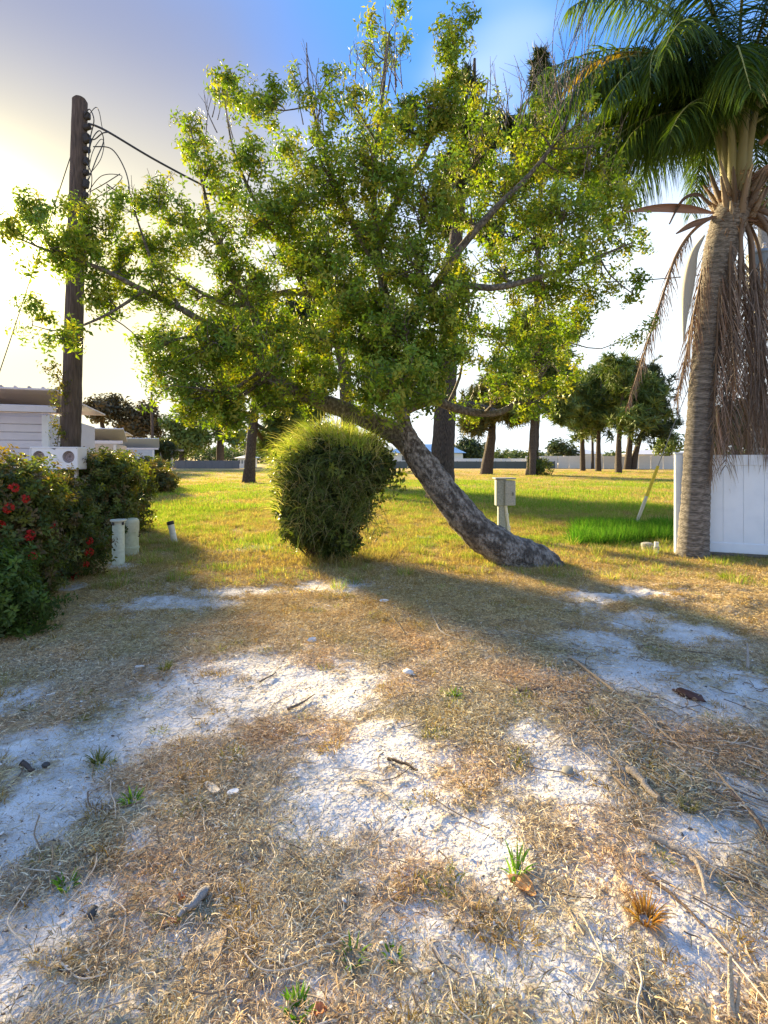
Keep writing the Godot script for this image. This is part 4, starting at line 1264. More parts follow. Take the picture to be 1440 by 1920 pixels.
	for f in [[-92, 20, 3.9, 2.6, 0.5, 0.3, -1.25], [-105, -10, 3.1, 2.6, 0.35, 0.4, -1.5], [-70, -25, 3.6, 2.0, 0.3, 0.4, -1.5], [-140, -30, 4.2, 2.0, 0.3, 0.45, -1.54], [60, 0, 3.4, 2.8, 0.35, 0.5, -1.5], [80, -10, 4.0, 2.6, 0.35, 0.5, -1.52], [110, 0, 3.6, 2.8, 0.4, 0.5, -1.5], [30, -20, 4.1, 2.4, 0.3, 0.5, -1.53], [135, -15, 4.3, 2.5, 0.35, 0.5, -1.53], [20, -5, 3.6, 2.8, 0.4, 0.5, -1.52], [95, 10, 4.6, 2.6, 0.45, 0.55, -1.52], [70, 15, 4.4, 2.6, 0.5, 0.55, -1.5], [-20, -25, 3.9, 2.3, 0.3, 0.45, -1.54], [50, -30, 4.6, 2.2, 0.3, 0.55, -1.54], [-85, 5, 3.4, 2.6, 0.4, 0.45, -1.4], [-98, -20, 4.4, 2.2, 0.3, 0.5, -1.52], [100, -20, 4.4, 2.4, 0.3, 0.6, -1.53], [75, 5, 4.2, 2.7, 0.4, 0.6, -1.52], [120, 12, 4.6, 2.6, 0.45, 0.6, -1.51], [85, 25, 4.3, 2.9, 0.55, 0.6, -1.5], [40, 10, 4.5, 2.7, 0.45, 0.6, -1.52]]:
		frond(t, "dead_frond", M.dead, c2 + Vector3(rnd(-0.1, 0.1), rnd(-0.2, 0.1), rnd(-0.1, 0.1)), deg_to_rad(f[0]), deg_to_rad(f[1]), f[2], f[3], f[4], f[5] * 1.8, 1.35, browns, Color(0.16, 0.11, 0.08), 50, 0.2, f[6], 0.012, 3)
	# woody spathes
	spathe(t, [P(1340, 400, d0 - .25), P(1290, 392, d0 - .3), P(1235, 390, d0 - .35), P(1175, 397, d0 - .4)], 0.075, Color(0.3, 0.19, 0.15))
	spathe(t, [P(1345, 405, d0 - .3), P(1300, 420, d0 - .35), P(1268, 438, d0 - .4)], 0.05, Color(0.2, 0.13, 0.1))
	spathe(t, [P(1322, 440, d0 - .5), P(1303, 472, d0 - .58), P(1294, 510, d0 - .6), P(1288, 550, d0 - .6), P(1284, 590, d0 - .6), P(1282, 640, d0 - .6)], 0.105, Color(0.46, 0.43, 0.36))
	spathe(t, [P(1390, 410, d0 - .3), P(1425, 412, d0 - .3), P(1450, 430, d0 - .3)], 0.06, Color(0.26, 0.17, 0.13))
	spathe(t, [P(1330, 385, d0 - .3), P(1310, 365, d0 - .3), P(1280, 375, d0 - .3), P(1255, 420, d0 - .3)], 0.03, Color(0.14, 0.1, 0.08))
	spathe(t, [P(1395, 385, d0 - .4), P(1420, 340, d0 - .45), P(1455, 300, d0 - .5)], 0.12, Color(0.36, 0.25, 0.19))

# boat-shaped woody sheath, open along one side
func spathe(t: Node3D, path: Array, width: float, col: Color) -> void:
	var ctrl := []
	for k in path.size():
		var p: Vector3 = path[k]
		var f := float(k) / (path.size() - 1)
		ctrl.append(Vector4(p.x, p.y, p.z, maxf(0.012, width * pow(sin(PI * clampf(0.06 + 0.9 * f, 0, 1)), 1.5))))
	var sp := spline(ctrl, 6)
	var mb := MB.new()
	var cnt: int = sp[0].size()
	var arc := 7
	var base := mb.v.size()
	for k in cnt:
		var tg: Vector3 = (sp[0][mini(k + 1, cnt - 1)] - sp[0][maxi(k - 1, 0)]).normalized()
		var u := tg.cross(Vector3(0, 0, 1)).normalized()
		var w := tg.cross(u)
		for q in arc:
			var a := lerpf(-1.9, 1.9, q / (arc - 1.0)) + 1.2
			var dir := u * cos(a) + w * sin(a)
			mb.v.append(sp[0][k] + dir * sp[1][k]); mb.n.append(dir); mb.c.append(col)
	for k in cnt - 1:
		for q in arc - 1:
			var a := base + k * arc + q
			mb.i.append_array(PackedInt32Array([a, a + arc, a + arc + 1, a, a + arc + 1, a + 1]))
	part("spathe", mb, M.plain, t, t.position)

# ---------------------------------------------------------------- hedge and bush
func shrub(called: String, label: String, base: Vector3, balls: Array, shoot: Mesh, tints: Array, s0: float, s1: float, stems: int, group: String, flowers := 0) -> Node3D:
	var t := thing(called, base, label, "shrub", group)
	var mb := MB.new()
	for k in stems:
		var b: Array = balls[rng.randi() % balls.size()]
		var c: Vector3 = b[0]
		var h: Vector3 = b[1]
		var foot := Vector3(lerpf(base.x, c.x + rnd(-0.5, 0.5) * h.x, 0.4), -0.03, lerpf(base.z, c.z + rnd(-0.4, 0.4) * h.z, 0.4))
		var tip := c + rdir() * h * 0.75
		if tip.y < 0.3: tip.y = 0.3
		var md := foot.lerp(tip, 0.5) + rdir() * 0.08
		var sp := spline([Vector4(foot.x, foot.y, foot.z, .014), Vector4(md.x, md.y, md.z, .01), Vector4(tip.x, tip.y, tip.z, .004)], 3)
		tube(mb, sp[0], sp[1], 5, Color(0.7, 0.6, 0.5))
	var o := part("stems", mb, M.bark_dark, t, base)
	o.set_meta("kind", "stuff")
	leaf_ball(t, balls, shoot, M.leaf, tints, s0, s1, 0.35)
	if flowers > 0:
		var fm := MB.new()
		for k in 26:
			var d := (rdir() + Vector3(0, 0.4, 0)).normalized()
			var p := d * 0.8
			for q in 4:
				var dd := (d + perp(d).rotated(d, q * PI / 2.0) * 1.1).normalized()
				leaf(fm, p, dd, d, 0.5, 0.26, 0.1, Color(0.5, 0.03, 0.025) * rnd(0.7, 1.3))
		var fmesh := fm.mesh()
		for k in flowers:
			var b: Array = balls[rng.randi() % balls.size()]
			var c: Vector3 = b[0]
			var h: Vector3 = b[1]
			var dir := Vector3(rnd(-0.2, 1.0), rnd(-0.9, 0.6), rnd(0.1, 1.0)).normalized()
			var f := MeshInstance3D.new()
			f.name = "flower_head"
			f.mesh = fmesh
			f.material_override = M.leaf
			f.transform = frame(dir, rnd(0, TAU), rnd(0.035, 0.055), c + dir * h * 1.12 - base)
			t.add_child(f, true)
	return t

func build_hedge() -> void:
	var sh := sprig(12, 0.5, 0.22, 0.25, 0.0)
	var tints := [Color(0.09, 0.135, 0.035), Color(0.12, 0.165, 0.04), Color(0.075, 0.105, 0.035), Color(0.17, 0.19, 0.045), Color(0.17, 0.13, 0.06)]
	var light := [Color(0.09, 0.16, 0.035), Color(0.11, 0.18, 0.04), Color(0.07, 0.12, 0.03)]
	var g := "shrubs of the flowering hedge"
	shrub("hedge_shrub", "lowest bright green shrub at the near end of the hedge", Vector3(-3.62, 0, -4.75), [[Vector3(-3.68, 0.38, -4.75), Vector3(0.36, 0.42, 0.4), 420], [Vector3(-3.42, 0.2, -4.95), Vector3(0.22, 0.25, 0.25), 110]], sh, light, 0.1, 0.15, 14, g)
	shrub("hedge_shrub", "red flowered hedge shrub with yellow green top at the picture edge", Vector3(-4.35, 0, -5.7), [[Vector3(-4.2, 0.55, -5.6), Vector3(0.62, 0.6, 0.6), 800], [Vector3(-4.3, 1.2, -5.75), Vector3(0.62, 0.5, 0.6), 800], [Vector3(-4.7, 1.1, -6.0), Vector3(0.6, 0.6, 0.5), 300]], sh, tints, 0.11, 0.17, 50, g, 26)
	shrub("hedge_shrub", "hedge shrub standing just in front of the box with round openings", Vector3(-4.5, 0, -6.9), [[Vector3(-4.5, 0.5, -6.85), Vector3(0.6, 0.55, 0.55), 700], [Vector3(-4.62, 1.02, -6.95), Vector3(0.6, 0.45, 0.55), 640], [Vector3(-4.25, 0.35, -7.2), Vector3(0.3, 0.4, 0.4), 160]], sh, tints, 0.11, 0.17, 50, g, 8)
	shrub("hedge_shrub", "tall dark hedge shrub directly behind the two green pipes", Vector3(-5.0, 0, -9.1), [[Vector3(-4.95, 0.6, -9.0), Vector3(0.6, 0.65, 0.6), 720], [Vector3(-4.98, 1.3, -9.1), Vector3(0.6, 0.46, 0.6), 760], [Vector3(-5.5, 1.1, -9.4), Vector3(0.5, 0.6, 0.5), 260]], sh, tints, 0.12, 0.18, 50, g)
	shrub("hedge_shrub", "rounded dark hedge shrub next behind the tall one by the lawn edge", Vector3(-5.95, 0, -11.6), [[Vector3(-5.85, 0.6, -11.4), Vector3(0.6, 0.68, 0.7), 640], [Vector3(-5.95, 1.15, -11.6), Vector3(0.6, 0.5, 0.65), 520], [Vector3(-6.5, 1.0, -12.5), Vector3(0.6, 0.7, 0.6), 240]], sh, tints, 0.13, 0.2, 40, g)
	shrub("hedge_shrub", "small sunlit hedge shrub far along beside the homes", Vector3(-10.6, 0, -22.8), [[Vector3(-10.8, 0.6, -22.8), Vector3(0.9, 0.75, 0.8), 480], [Vector3(-10.1, 0.45, -23.2), Vector3(0.6, 0.5, 0.6), 240]], sh, [Color(0.13, 0.13, 0.03), Color(0.1, 0.11, 0.03), Color(0.16, 0.12, 0.04)], 0.24, 0.36, 30, g)
	shrub("hedge_shrub", "scrubby hedge shrub between the second and farthest homes", Vector3(-12.6, 0, -27.5), [[Vector3(-12.6, 0.7, -27.5), Vector3(1.1, 0.8, 0.9), 420]], sh, tints, 0.26, 0.4, 24, g)

func build_bush() -> void:
	var base := G(612, 1048)
	var d := -base.z
	var t := shrub("overgrown_bush", "mushroom shaped dark bush with long yellow green grass growing out of its top", base, [
		[P(635, 880, d), Vector3(0.74, 0.46, 0.72), 1500], [P(690, 876, d - .1), Vector3(0.34, 0.4, 0.5), 420], [P(562, 888, d), Vector3(0.38, 0.4, 0.5), 320], [P(632, 945, d), Vector3(0.52, 0.45, 0.52), 800], [P(628, 1005, d), Vector3(0.32, 0.4, 0.36), 420], [P(566, 985, d - .1), Vector3(0.27, 0.32, 0.3), 300], [P(545, 945, d), Vector3(0.2, 0.36, 0.26), 110]],
		sprig(12, 0.5, 0.26, 0.25, 0.0), [Color(0.055, 0.085, 0.024), Color(0.075, 0.115, 0.027), Color(0.045, 0.065, 0.022), Color(0.1, 0.14, 0.03)], 0.11, 0.2, 70, "")
	leaf_ball(t, [[P(635, 885, d), Vector3(0.88, 0.56, 0.85), 150], [P(628, 960, d), Vector3(0.62, 0.55, 0.6), 90]], sprig(10, 0.4, 0.2, 0.25, 0.0), M.leaf, [Color(0.09, 0.14, 0.03), Color(0.13, 0.17, 0.035)], 0.18, 0.32, 0.85, "loose_shoots")
	# grass and runners growing out of it
	var mb := MB.new()
	var cols := [Color(0.5, 0.56, 0.11), Color(0.62, 0.6, 0.18), Color(0.36, 0.48, 0.08), Color(0.66, 0.58, 0.27)]
	for k in 4200:
		var px := rnd(522, 708)
		var f := clampf((px - 522.0) / 186.0, 0, 1)
		var py := 850.0 - 34.0 * sin(PI * pow(f, 0.8)) + rnd(-6, 26)
		if px < 590: py += rnd(0, 1.6) * (590 - px)
		var o := P(px, py, d + rnd(-0.6, 0.6))
		var out := Vector3(lerpf(-1.0, 0.35, f) + rnd(-0.5, 0.5), rnd(0.35, 1.3), rnd(-0.6, 0.7)).normalized()
		blade(mb, o, out, rnd(0.2, 0.55), 0.012, rnd(0.7, 2.4), cols[rng.randi() % 4] * rnd(0.7, 1.25), 4)
	part("grass_growth", mb, M.grass, t, base).set_meta("kind", "stuff")
	var vb := MB.new()
	for k in 800:
		var px := rnd(540, 716)
		var py := rnd(850, 1000)
		var o := P(px, py, d - rnd(0.5, 0.78))
		var out := Vector3(rnd(-0.9, 0.9), rnd(-0.2, 0.7), rnd(0.1, 0.6)).normalized()
		blade(vb, o, out, rnd(0.25, 0.7), 0.009, rnd(1.2, 3.6), [Color(0.2, 0.24, 0.08), Color(0.28, 0.25, 0.13), Color(0.14, 0.19, 0.05)][k % 3] * rnd(0.7, 1.2), 6)
	part("vines", vb, M.grass, t, base).set_meta("kind", "stuff")
	# dry grass skirt at its foot
	var sb := MB.new()
	for k in 700:
		var px := rnd(560, 745)
		var o := GD(px, d - rnd(0.05, 0.75) if px < 680 else d + rnd(-0.4, 0.4))
		blade(sb, o, Vector3(rnd(-0.6, 0.7), rnd(0.5, 1.2), rnd(-0.4, 0.7)).normalized(), rnd(0.12, 0.34), 0.008, rnd(0.6, 1.8), [Color(0.36, 0.28, 0.11), Color(0.28, 0.24, 0.08), Color(0.42, 0.33, 0.15)][k % 3] * rnd(0.7, 1.2), 4)
	part("dry_skirt", sb, M.grass, t, base).set_meta("kind", "stuff")

# ---------------------------------------------------------------- pipes, meter post, guard
func build_fixtures() -> void:
	# open flanged pipe
	var g := G(222, 1058)
	var t := thing("standpipe", g, "pale green open pipe with flanged rim, nearer of the two by the hedge", "pipe")
	var mb := MB.new()
	lathe(mb, g, [Vector2(0.092, -0.05), Vector2(0.09, 0.3), Vector2(0.086, 0.66), Vector2(0.072, 0.66), Vector2(0.072, 0.3)], 24, Color(0.92, 1.0, 0.9))
	part("tube", mb, M.pvc, t, g)
	mb = MB.new()
	lathe(mb, g, [Vector2(0.088, 0.645), Vector2(0.1, 0.675), Vector2(0.118, 0.69), Vector2(0.118, 0.71), Vector2(0.074, 0.715), Vector2(0.072, 0.6)], 24, Color(0.98, 1.0, 0.95))
	part("rim", mb, M.pvc, t, g)
	for a in [0.4, 1.9, 3.5, 5.0]:
		mb = MB.new()
		box(mb, g + Vector3(cos(a) * 0.1, 0.655, sin(a) * 0.1), Vector3(0.03, 0.05, 0.03), Color(0.06, 0.06, 0.06), 0.006, Basis(Vector3.UP, -a))
		part("lug", mb, M.plain, t, g)
	# capped thick pipe
	g = G(246, 1040)
	t = thing("capped_pipe", g, "thicker sage pipe with domed cap standing behind the flanged one", "pipe")
	mb = MB.new()
	lathe(mb, g, [Vector2(0.122, -0.05), Vector2(0.122, 0.1), Vector2(0.13, 0.105), Vector2(0.13, 0.14), Vector2(0.12, 0.145), Vector2(0.12, 0.5)], 26, Color(0.95, 1.0, 0.92))
	part("tube", mb, M.pvc_tan, t, g)
	mb = MB.new()
	lathe(mb, g, [Vector2(0.126, 0.4), Vector2(0.128, 0.56), Vector2(0.118, 0.6), Vector2(0.09, 0.625), Vector2(0.0, 0.635)], 26, Color(1.0, 1.02, 0.95))
	part("cap", mb, M.pvc_tan, t, g)
	# leaning small pipe
	g = G(328, 1019)
	t = thing("leaning_pipe", g, "small white pipe with black mouth leaning left on the bare patch", "pipe")
	var lean := Basis(Vector3(0, 0, 1), 0.22)
	mb = MB.new()
	lathe(mb, g, [Vector2(0.058, -0.06), Vector2(0.058, 0.4), Vector2(0.046, 0.4), Vector2(0.046, 0.2)], 18, Color(1.05, 1.05, 1.08), lean)
	part("tube", mb, M.pvc, t, g)
	mb = MB.new()
	lathe(mb, g, [Vector2(0.06, 0.37), Vector2(0.066, 0.38), Vector2(0.066, 0.435), Vector2(0.05, 0.44), Vector2(0.044, 0.38)], 18, Color(0.03, 0.03, 0.03), lean)
	part("collar", mb, M.plain, t, g)
	# flat round covers
	for s in [["pale round valve cover lying flat beside the hedge", 130, 1103, 0.21, Color(0.95, 0.97, 0.95)], ["grey round cover in the grass left of the grassy bush", 478, 1030, 0.34, Color(0.72, 0.7, 0.66)], ["flat grey stone slab on the shaded lawn behind the leaning trunk", 795, 1008, 0.19, Color(0.75, 0.72, 0.66)]]:
		g = G(s[1], s[2])
		mb = MB.new()
		var r: float = s[3]
		lathe(mb, g + Vector3(0, 0.012, 0), [Vector2(r * 1.02, -0.05), Vector2(r, 0.0), Vector2(r * 0.96, 0.012), Vector2(r * 0.86, 0.013), Vector2(r * 0.84, 0.008), Vector2(0.0, 0.011)], 30, s[4])
		single("ground_cover_lid", mb, M.concrete, g, s[0], "lid", "flat lids set in the ground")
	# electric meter post
	g = G(944, 1010)
	var d := -g.z
	t = thing("meter_post", g, "grey metal meter box on a square post behind the leaning trunk", "meter box")
	mb = MB.new()
	box(mb, g + Vector3(-0.02, 0.32, 0), Vector3(0.19, 0.76, 0.13), Color(0.95, 1, 0.98), 0.012)
	part("post", mb, M.galvanised, t, g)
	mb = MB.new()
	box(mb, P(938, 923, d), Vector3(0.2, 0.55, 0.2), Color(0.85, 0.9, 0.86), 0.012)
	part("side_case", mb, M.galvanised, t, g)
	mb = MB.new()
	box(mb, P(953, 924, d - 0.02), Vector3(0.22, 0.51, 0.26), Color(1.3, 1.6, 1.75), 0.015, Basis(Vector3.UP, 0.12))
	var dr := part("door", mb, M.galvanised, t, g)
	mb = MB.new()
	box(mb, P(962, 926, d - 0.17), Vector3(0.02, 0.07, 0.02), Color(0.3, 0.32, 0.33), 0.004)
	part("latch", mb, M.galvanised, dr, g)
	mb = MB.new()
	box(mb, P(945, 897, d), Vector3(0.42, 0.03, 0.3), Color(1, 1.05, 1.05), 0.008)
	part("hood", mb, M.galvanised, t, g)
	mb = MB.new()
	var q0 := P(948, 948, d - 0.08)
	var q1 := P(957, 1016, d - 0.08)
	tube(mb, PackedVector3Array([q0, q0.lerp(q1, 0.5), q1 + Vector3(0, -0.03, 0)]), PackedFloat32Array([0.03, 0.03, 0.03]), 12, Color(1.15, 1.2, 1.2))
	part("conduit", mb, M.pvc, t, g)
	for f in [0.25, 0.6]:
		mb = MB.new()
		var cc := q0.lerp(q1, f)
		lathe(mb, cc, [Vector2(0.03, -0.03), Vector2(0.04, -0.025), Vector2(0.04, 0.025), Vector2(0.03, 0.03)], 12, Color(0.9, 0.92, 0.92))
		part("coupling", mb, M.pvc, t, g)
	# guy wire guard
	g = G(1190, 986)
	d = -g.z
	t = thing("guy_anchor", g, "slanting guy wire with pale and yellow guard left of the white fence", "guy wire")
	var top := P(1262, 800, d - 0.4)
	var a0 := g + Vector3(0, -0.05, 0)
	mb = MB.new()
	var am := a0.lerp(top, 0.32)
	tube(mb, PackedVector3Array([a0.lerp(top, 0.03), a0.lerp(top, 0.2), am]), PackedFloat32Array([0.035, 0.04, 0.036]), 12, Color(0.62, 0.57, 0.45))
	part("guard", mb, M.plain, t, g)
	mb = MB.new()
	tube(mb, PackedVector3Array([am, a0.lerp(top, 0.62)]), PackedFloat32Array([0.04, 0.034]), 12, Color(0.68, 0.52, 0.05))
	part("yellow_guard", mb, M.plain, t, g)
	mb = MB.new()
	var far_top := P(1432, 380, 12.8)
	tube(mb, PackedVector3Array([a0, top, top.lerp(far_top, 0.5), far_top]), PackedFloat32Array([0.009, 0.009, 0.009, 0.009]), 5, Color(0.2, 0.2, 0.2))
	part("cable", mb, M.plain, t, g)
	mb = MB.new()
	lathe(mb, g + Vector3(0.02, 0.0, 0), [Vector2(0.13, -0.05), Vector2(0.11, 0.04), Vector2(0.06, 0.1), Vector2(0.045, 0.16)], 10, Color(0.5, 0.46, 0.38))
	part("anchor_foot", mb, M.concrete, t, g)
	# stubs at the fence foot
	g = G(1214, 1036)
	t = thing("sprinkler_box", g, "short grey capped stub in front of the white fence", "pipe")
	mb = MB.new()
	lathe(mb, g, [Vector2(0.09, -0.04), Vector2(0.095, 0.1), Vector2(0.105, 0.105), Vector2(0.105, 0.16), Vector2(0.07, 0.175), Vector2(0.0, 0.18)], 18, Color(0.6, 0.62, 0.6))
	part("stub", mb, M.concrete, t, g)
	g = G(1231, 1040)
	t = thing("white_stub_pipe", g, "thin white pipe stub with dark band next to the white fence post", "pipe")
	mb = MB.new()
	lathe(mb, g, [Vector2(0.036, -0.04), Vector2(0.036, 0.23), Vector2(0.026, 0.232), Vector2(0.026, 0.1)], 14, Color(1.1, 1.1, 1.12))
	part("tube", mb, M.pvc, t, g)
	mb = MB.new()
	lathe(mb, g, [Vector2(0.037, 0.09), Vector2(0.046, 0.095), Vector2(0.046, 0.15), Vector2(0.037, 0.155)], 14, Color(0.25, 0.25, 0.27))
	part("band", mb, M.plain, t, g)

# ---------------------------------------------------------------- grass
func build_grass() -> void:
	var straw := [Color(0.57, 0.48, 0.31), Color(0.46, 0.355, 0.215), Color(0.33, 0.24, 0.145), Color(0.72, 0.64, 0.47), Color(0.52, 0.41, 0.25), Color(0.24, 0.17, 0.105), Color(0.62, 0.55, 0.42)]
	var gold := [Color(0.42, 0.27, 0.08), Color(0.34, 0.2, 0.06), Color(0.5, 0.36, 0.13), Color(0.28, 0.16, 0.055)]
	var green := [Color(0.25, 0.38, 0.045), Color(0.19, 0.32, 0.035), Color(0.31, 0.38, 0.06), Color(0.4, 0.37, 0.1)]
	var dry := [Color(0.48, 0.34, 0.15), Color(0.38, 0.26, 0.115), Color(0.34, 0.27, 0.1), Color(0.55, 0.43, 0.22)]
	var thatch := []
	for k in 5: thatch.append(tuft(58, 0.11, 0.01, 0.05, 0.0026, 0.0, 0.65, 0.9, straw, 0.018))
	var tufts := []
	for k in 3: tufts.append(tuft(60, 0.055, 0.02, 0.06, 0.003, 0.2, 1.4, 1.3, gold))
	var lawn_g := []
	for k in 3: lawn_g.append(tuft(46, 0.16, 0.05, 0.12, 0.006, 0.5, 1.5, 0.9, green))
	var lawn_d := []
	for k in 3: lawn_d.append(tuft(46, 0.16, 0.03, 0.09, 0.006, 0.2, 1.4, 0.9, dry))
	var clump := tuft(70, 0.1, 0.08, 0.2, 0.006, 0.5, 1.5, 1.2, dry + green)
	var far_g := tuft(40, 0.5, 0.08, 0.16, 0.016, 0.5, 1.5, 0.8, green)
	var far_d := tuft(40, 0.5, 0.06, 0.12, 0.016, 0.4, 1.5, 0.8, dry)
	var sets := {}
	var keep := func(key: String, m: Mesh, x: float, d: float, s: float, c: Color, lift := 0.0):
		if not sets.has(key): sets[key] = [m, [], PackedColorArray()]
		var y := gh(x, d) + lift
		sets[key][1].append(Transform3D(Basis(Vector3.UP, rnd(0, TAU)) * Basis(Vector3.RIGHT, rnd(-0.12, 0.12)) * Basis.from_scale(Vector3(s, s * rnd(0.8, 1.2), s)), Vector3(x, y, -d)))
		sets[key][2].append(c)
	# thatch and tufts on the sandy foreground
	for k in 30000:
		var d := sqrt(rnd(1.2 * 1.2, 9.0 * 9.0))
		var x := rnd(-0.86, 0.86) * d
		var s := sand_at(x, d)
		var l := lawn_at(x, d)
		if rng.randf() < l * 0.75: continue
		if rng.randf() < s * 0.965: continue
		var warm := n_patch.get_noise_2d(x * 110.0 + 70.0, d * 110.0)
		var c := Color(1, 1, 1).lerp(Color(1.15, 0.9, 0.7), clampf(warm * 2.0, 0, 1)).lerp(Color(0.9, 0.92, 0.75), clampf(-warm * 2.0, 0, 1)).lerp(Color(1.1, 0.98, 0.62), 0.8 * smoothstep(3.6, 6.0, d)) * rnd(0.75, 1.2)
		var z := rng.randi() % 5
		keep.call("thatch%d" % z, thatch[z], x, d, rnd(0.8, 1.35), c, 0.003)
	var loose := []
	for k in 3: loose.append(tuft(9, 0.13, 0.012, 0.06, 0.003, 0.0, 0.35, 0.6, straw, 0.008))
	for k in 9000:
		var d := sqrt(rnd(1.2 * 1.2, 8.0 * 8.0))
		var x := rnd(-0.84, 0.84) * d
		if sand_at(x, d) < 0.3: continue
		var z := rng.randi() % 3
		keep.call("thatch_loose%d" % z, loose[z], x, d, rnd(0.6, 1.3), Color(1, 1, 1) * rnd(0.6, 1.15))
	for k in 5200:
		var d := sqrt(rnd(1.3 * 1.3, 8.5 * 8.5))
		var x := rnd(-0.8, 0.8) * d
		var s := sand_at(x, d)
		var cl := n_patch.get_noise_2d(x * 260.0 + 900.0, d * 260.0)
		if cl < 0.06 or rng.randf() < s * 0.8: continue
		var z := rng.randi() % 3
		var tone := n_dry.get_noise_2d(x * 220.0 + 33.0, d * 220.0)
		var c := Color(1, 1, 1) * rnd(0.75, 1.2)
		if tone > 0.22: c = Color(0.75, 1.15, 0.6) * rnd(0.8, 1.1)
		keep.call("gold%d" % z, tufts[z], x, d, rnd(0.6, 1.25), c)
	# lawn
	for k in 15000:
		var d := sqrt(rnd(6.2 * 6.2, 18.0 * 18.0))
		var x := rnd(-0.82, 0.82) * d
		var l := lawn_at(x, d)
		if rng.randf() > l: continue
		if d < 9.0 and rng.randf() < sand_at(x, d): continue
		var g := green_at(x, d)
		var z := rng.randi() % 3
		var c := Color(1, 1, 1) * rnd(0.8, 1.15)
		if rng.randf() < 0.08 + g * 1.1: keep.call("green%d" % z, lawn_g[z], x, d, rnd(0.7, 1.2), c)
		else: keep.call("dry%d" % z, lawn_d[z], x, d, rnd(0.8, 1.3), c)
	for k in 2600:
		var d := sqrt(rnd(6.5 * 6.5, 16.0 * 16.0))
		var x := rnd(-0.8, 0.8) * d
		if n_dry.get_noise_2d(x * 140.0 + 55.0, d * 140.0) < 0.08 or rng.randf() > lawn_at(x, d): continue
		keep.call("clump", clump, x, d, rnd(0.5, 1.1), Color(1, 1, 1) * rnd(0.75, 1.15))
	for k in 12000:
		var d := 16.0 * pow(60.0 / 16.0, rng.randf())
		var x := rnd(-0.85, 0.85) * d
		if x < -3.35 - 0.39 * (d - 4.87): continue
		var g := green_at(x, d)
		var c := Color(1, 1, 1) * rnd(0.8, 1.15)
		if rng.randf() < 0.15 + g: keep.call("far_green", far_g, x, d, rnd(0.7, 1.2), c)
		else: keep.call("far_dry", far_d, x, d, rnd(0.7, 1.1), c)
	var th := Node3D.new(); th.name = "dry_thatch"; add_child(th); tag(th, "short dry straw thatch covering the sandy foreground", "grass", "", "stuff")
	var tf := Node3D.new(); tf.name = "golden_grass"; add_child(tf); tag(tf, "small upright golden brown grass tufts dotted over the sand", "grass", "", "stuff")
	var lw := Node3D.new(); lw.name = "lawn_grass"; add_child(lw); tag(lw, "patchy green and straw coloured lawn behind the bare foreground", "grass", "", "stuff")
	for key in sets:
		var par: Node3D = th if key.begins_with("thatch") else tf if key.begins_with("gold") else lw
		scatter("blades", sets[key][0], M.straw if par == th else M.grass, sets[key][1], sets[key][2], par)
	# tall lush patch right
	var lush := tuft(46, 0.14, 0.14, 0.32, 0.011, 0.7, 1.5, 0.8, [Color(0.07, 0.2, 0.02), Color(0.1, 0.26, 0.025), Color(0.06, 0.16, 0.02), Color(0.15, 0.27, 0.04)])
	var lx := []
	var lc := PackedColorArray()
	for k in 620:
		var px := rnd(1075, 1262)
		var py := rnd(978, 1022)
		var e := Vector2((px - 1140.0) / 80.0, (py - 1003.0) / 22.0).length()
		var e2 := Vector2((px - 1235.0) / 32.0, (py - 1000.0) / 18.0).length()
		if minf(e, e2) > 1.0 + rnd(-0.3, 0.1): continue
		var g := G(px, py)
		lx.append(frame(Vector3(rnd(-0.15, 0.15), 1, rnd(-0.15, 0.15)), rnd(0, TAU), rnd(0.6, 1.1), g))
		lc.append(Color(1, 1, 1) * rnd(0.8, 1.2))
	var lu := Node3D.new(); lu.name = "lush_grass"; add_child(lu); tag(lu, "tall lush bright green grass patch left of the white fence", "grass", "", "stuff")
	scatter("blades", lush, M.grass, lx, lc, lu)

# ---------------------------------------------------------------- litter on the sand
func stick(label: String, pts: Array, r: float, col: Color, category := "stick", called := "stick") -> void:
	var ctrl := []
	for k in pts.size():
		var g := G(pts[k][0], pts[k][1])
		var lift: float = pts[k][2] if pts[k].size() > 2 else 0.0
		ctrl.append(Vector4(g.x, g.y + r * 0.8 + 0.012 + lift, g.z, lerpf(r, r * 0.45, float(k) / (pts.size() - 1))))
	var sp := spline(ctrl, 6)
	for k in sp[0].size(): sp[0][k] = sp[0][k] + rdir() * r * (0.12 if category == "stake" else 0.3)
	var mb := MB.new()
	tube(mb, sp[0], sp[1], 8, col, 0.2, pts[0][0])
	single(called, mb, M.twig, sp[0][0], label, category)

func pebble(called: String, label: String, category: String, px: float, py: float, size: Vector3, col: Color, m: Material, rough := 0.25) -> void:
	var g := G(px, py)
	var mb := MB.new()
	var lat := 9
	var lon := 14
	var turn := Basis(Vector3.UP, rnd(0, TAU))
	for j in lat + 1:
		var th := PI * j / lat
		for k in lon:
			var ph := TAU * k / lon
			var dir := Vector3(sin(th) * cos(ph), cos(th), sin(th) * sin(ph))
			var r := 1.0 + rough * n_fine.get_noise_3d(dir.x * 1.4 + px, dir.y * 1.4, dir.z * 1.4 + py)
			mb.v.append(g + turn * (dir * size * 0.5 * r) + Vector3(0, size.y * 0.3 + 0.008, 0))
			mb.n.append((turn * (dir / size)).normalized()); mb.c.append(col)
	for j in lat:
		for k in lon:
			var a := j * lon + k
			var b := j * lon + (k + 1) % lon
			mb.i.append_array(PackedInt32Array([a, b + lon, b, a, a + lon, b + lon]))
	single(called, mb, m, g, label, category)

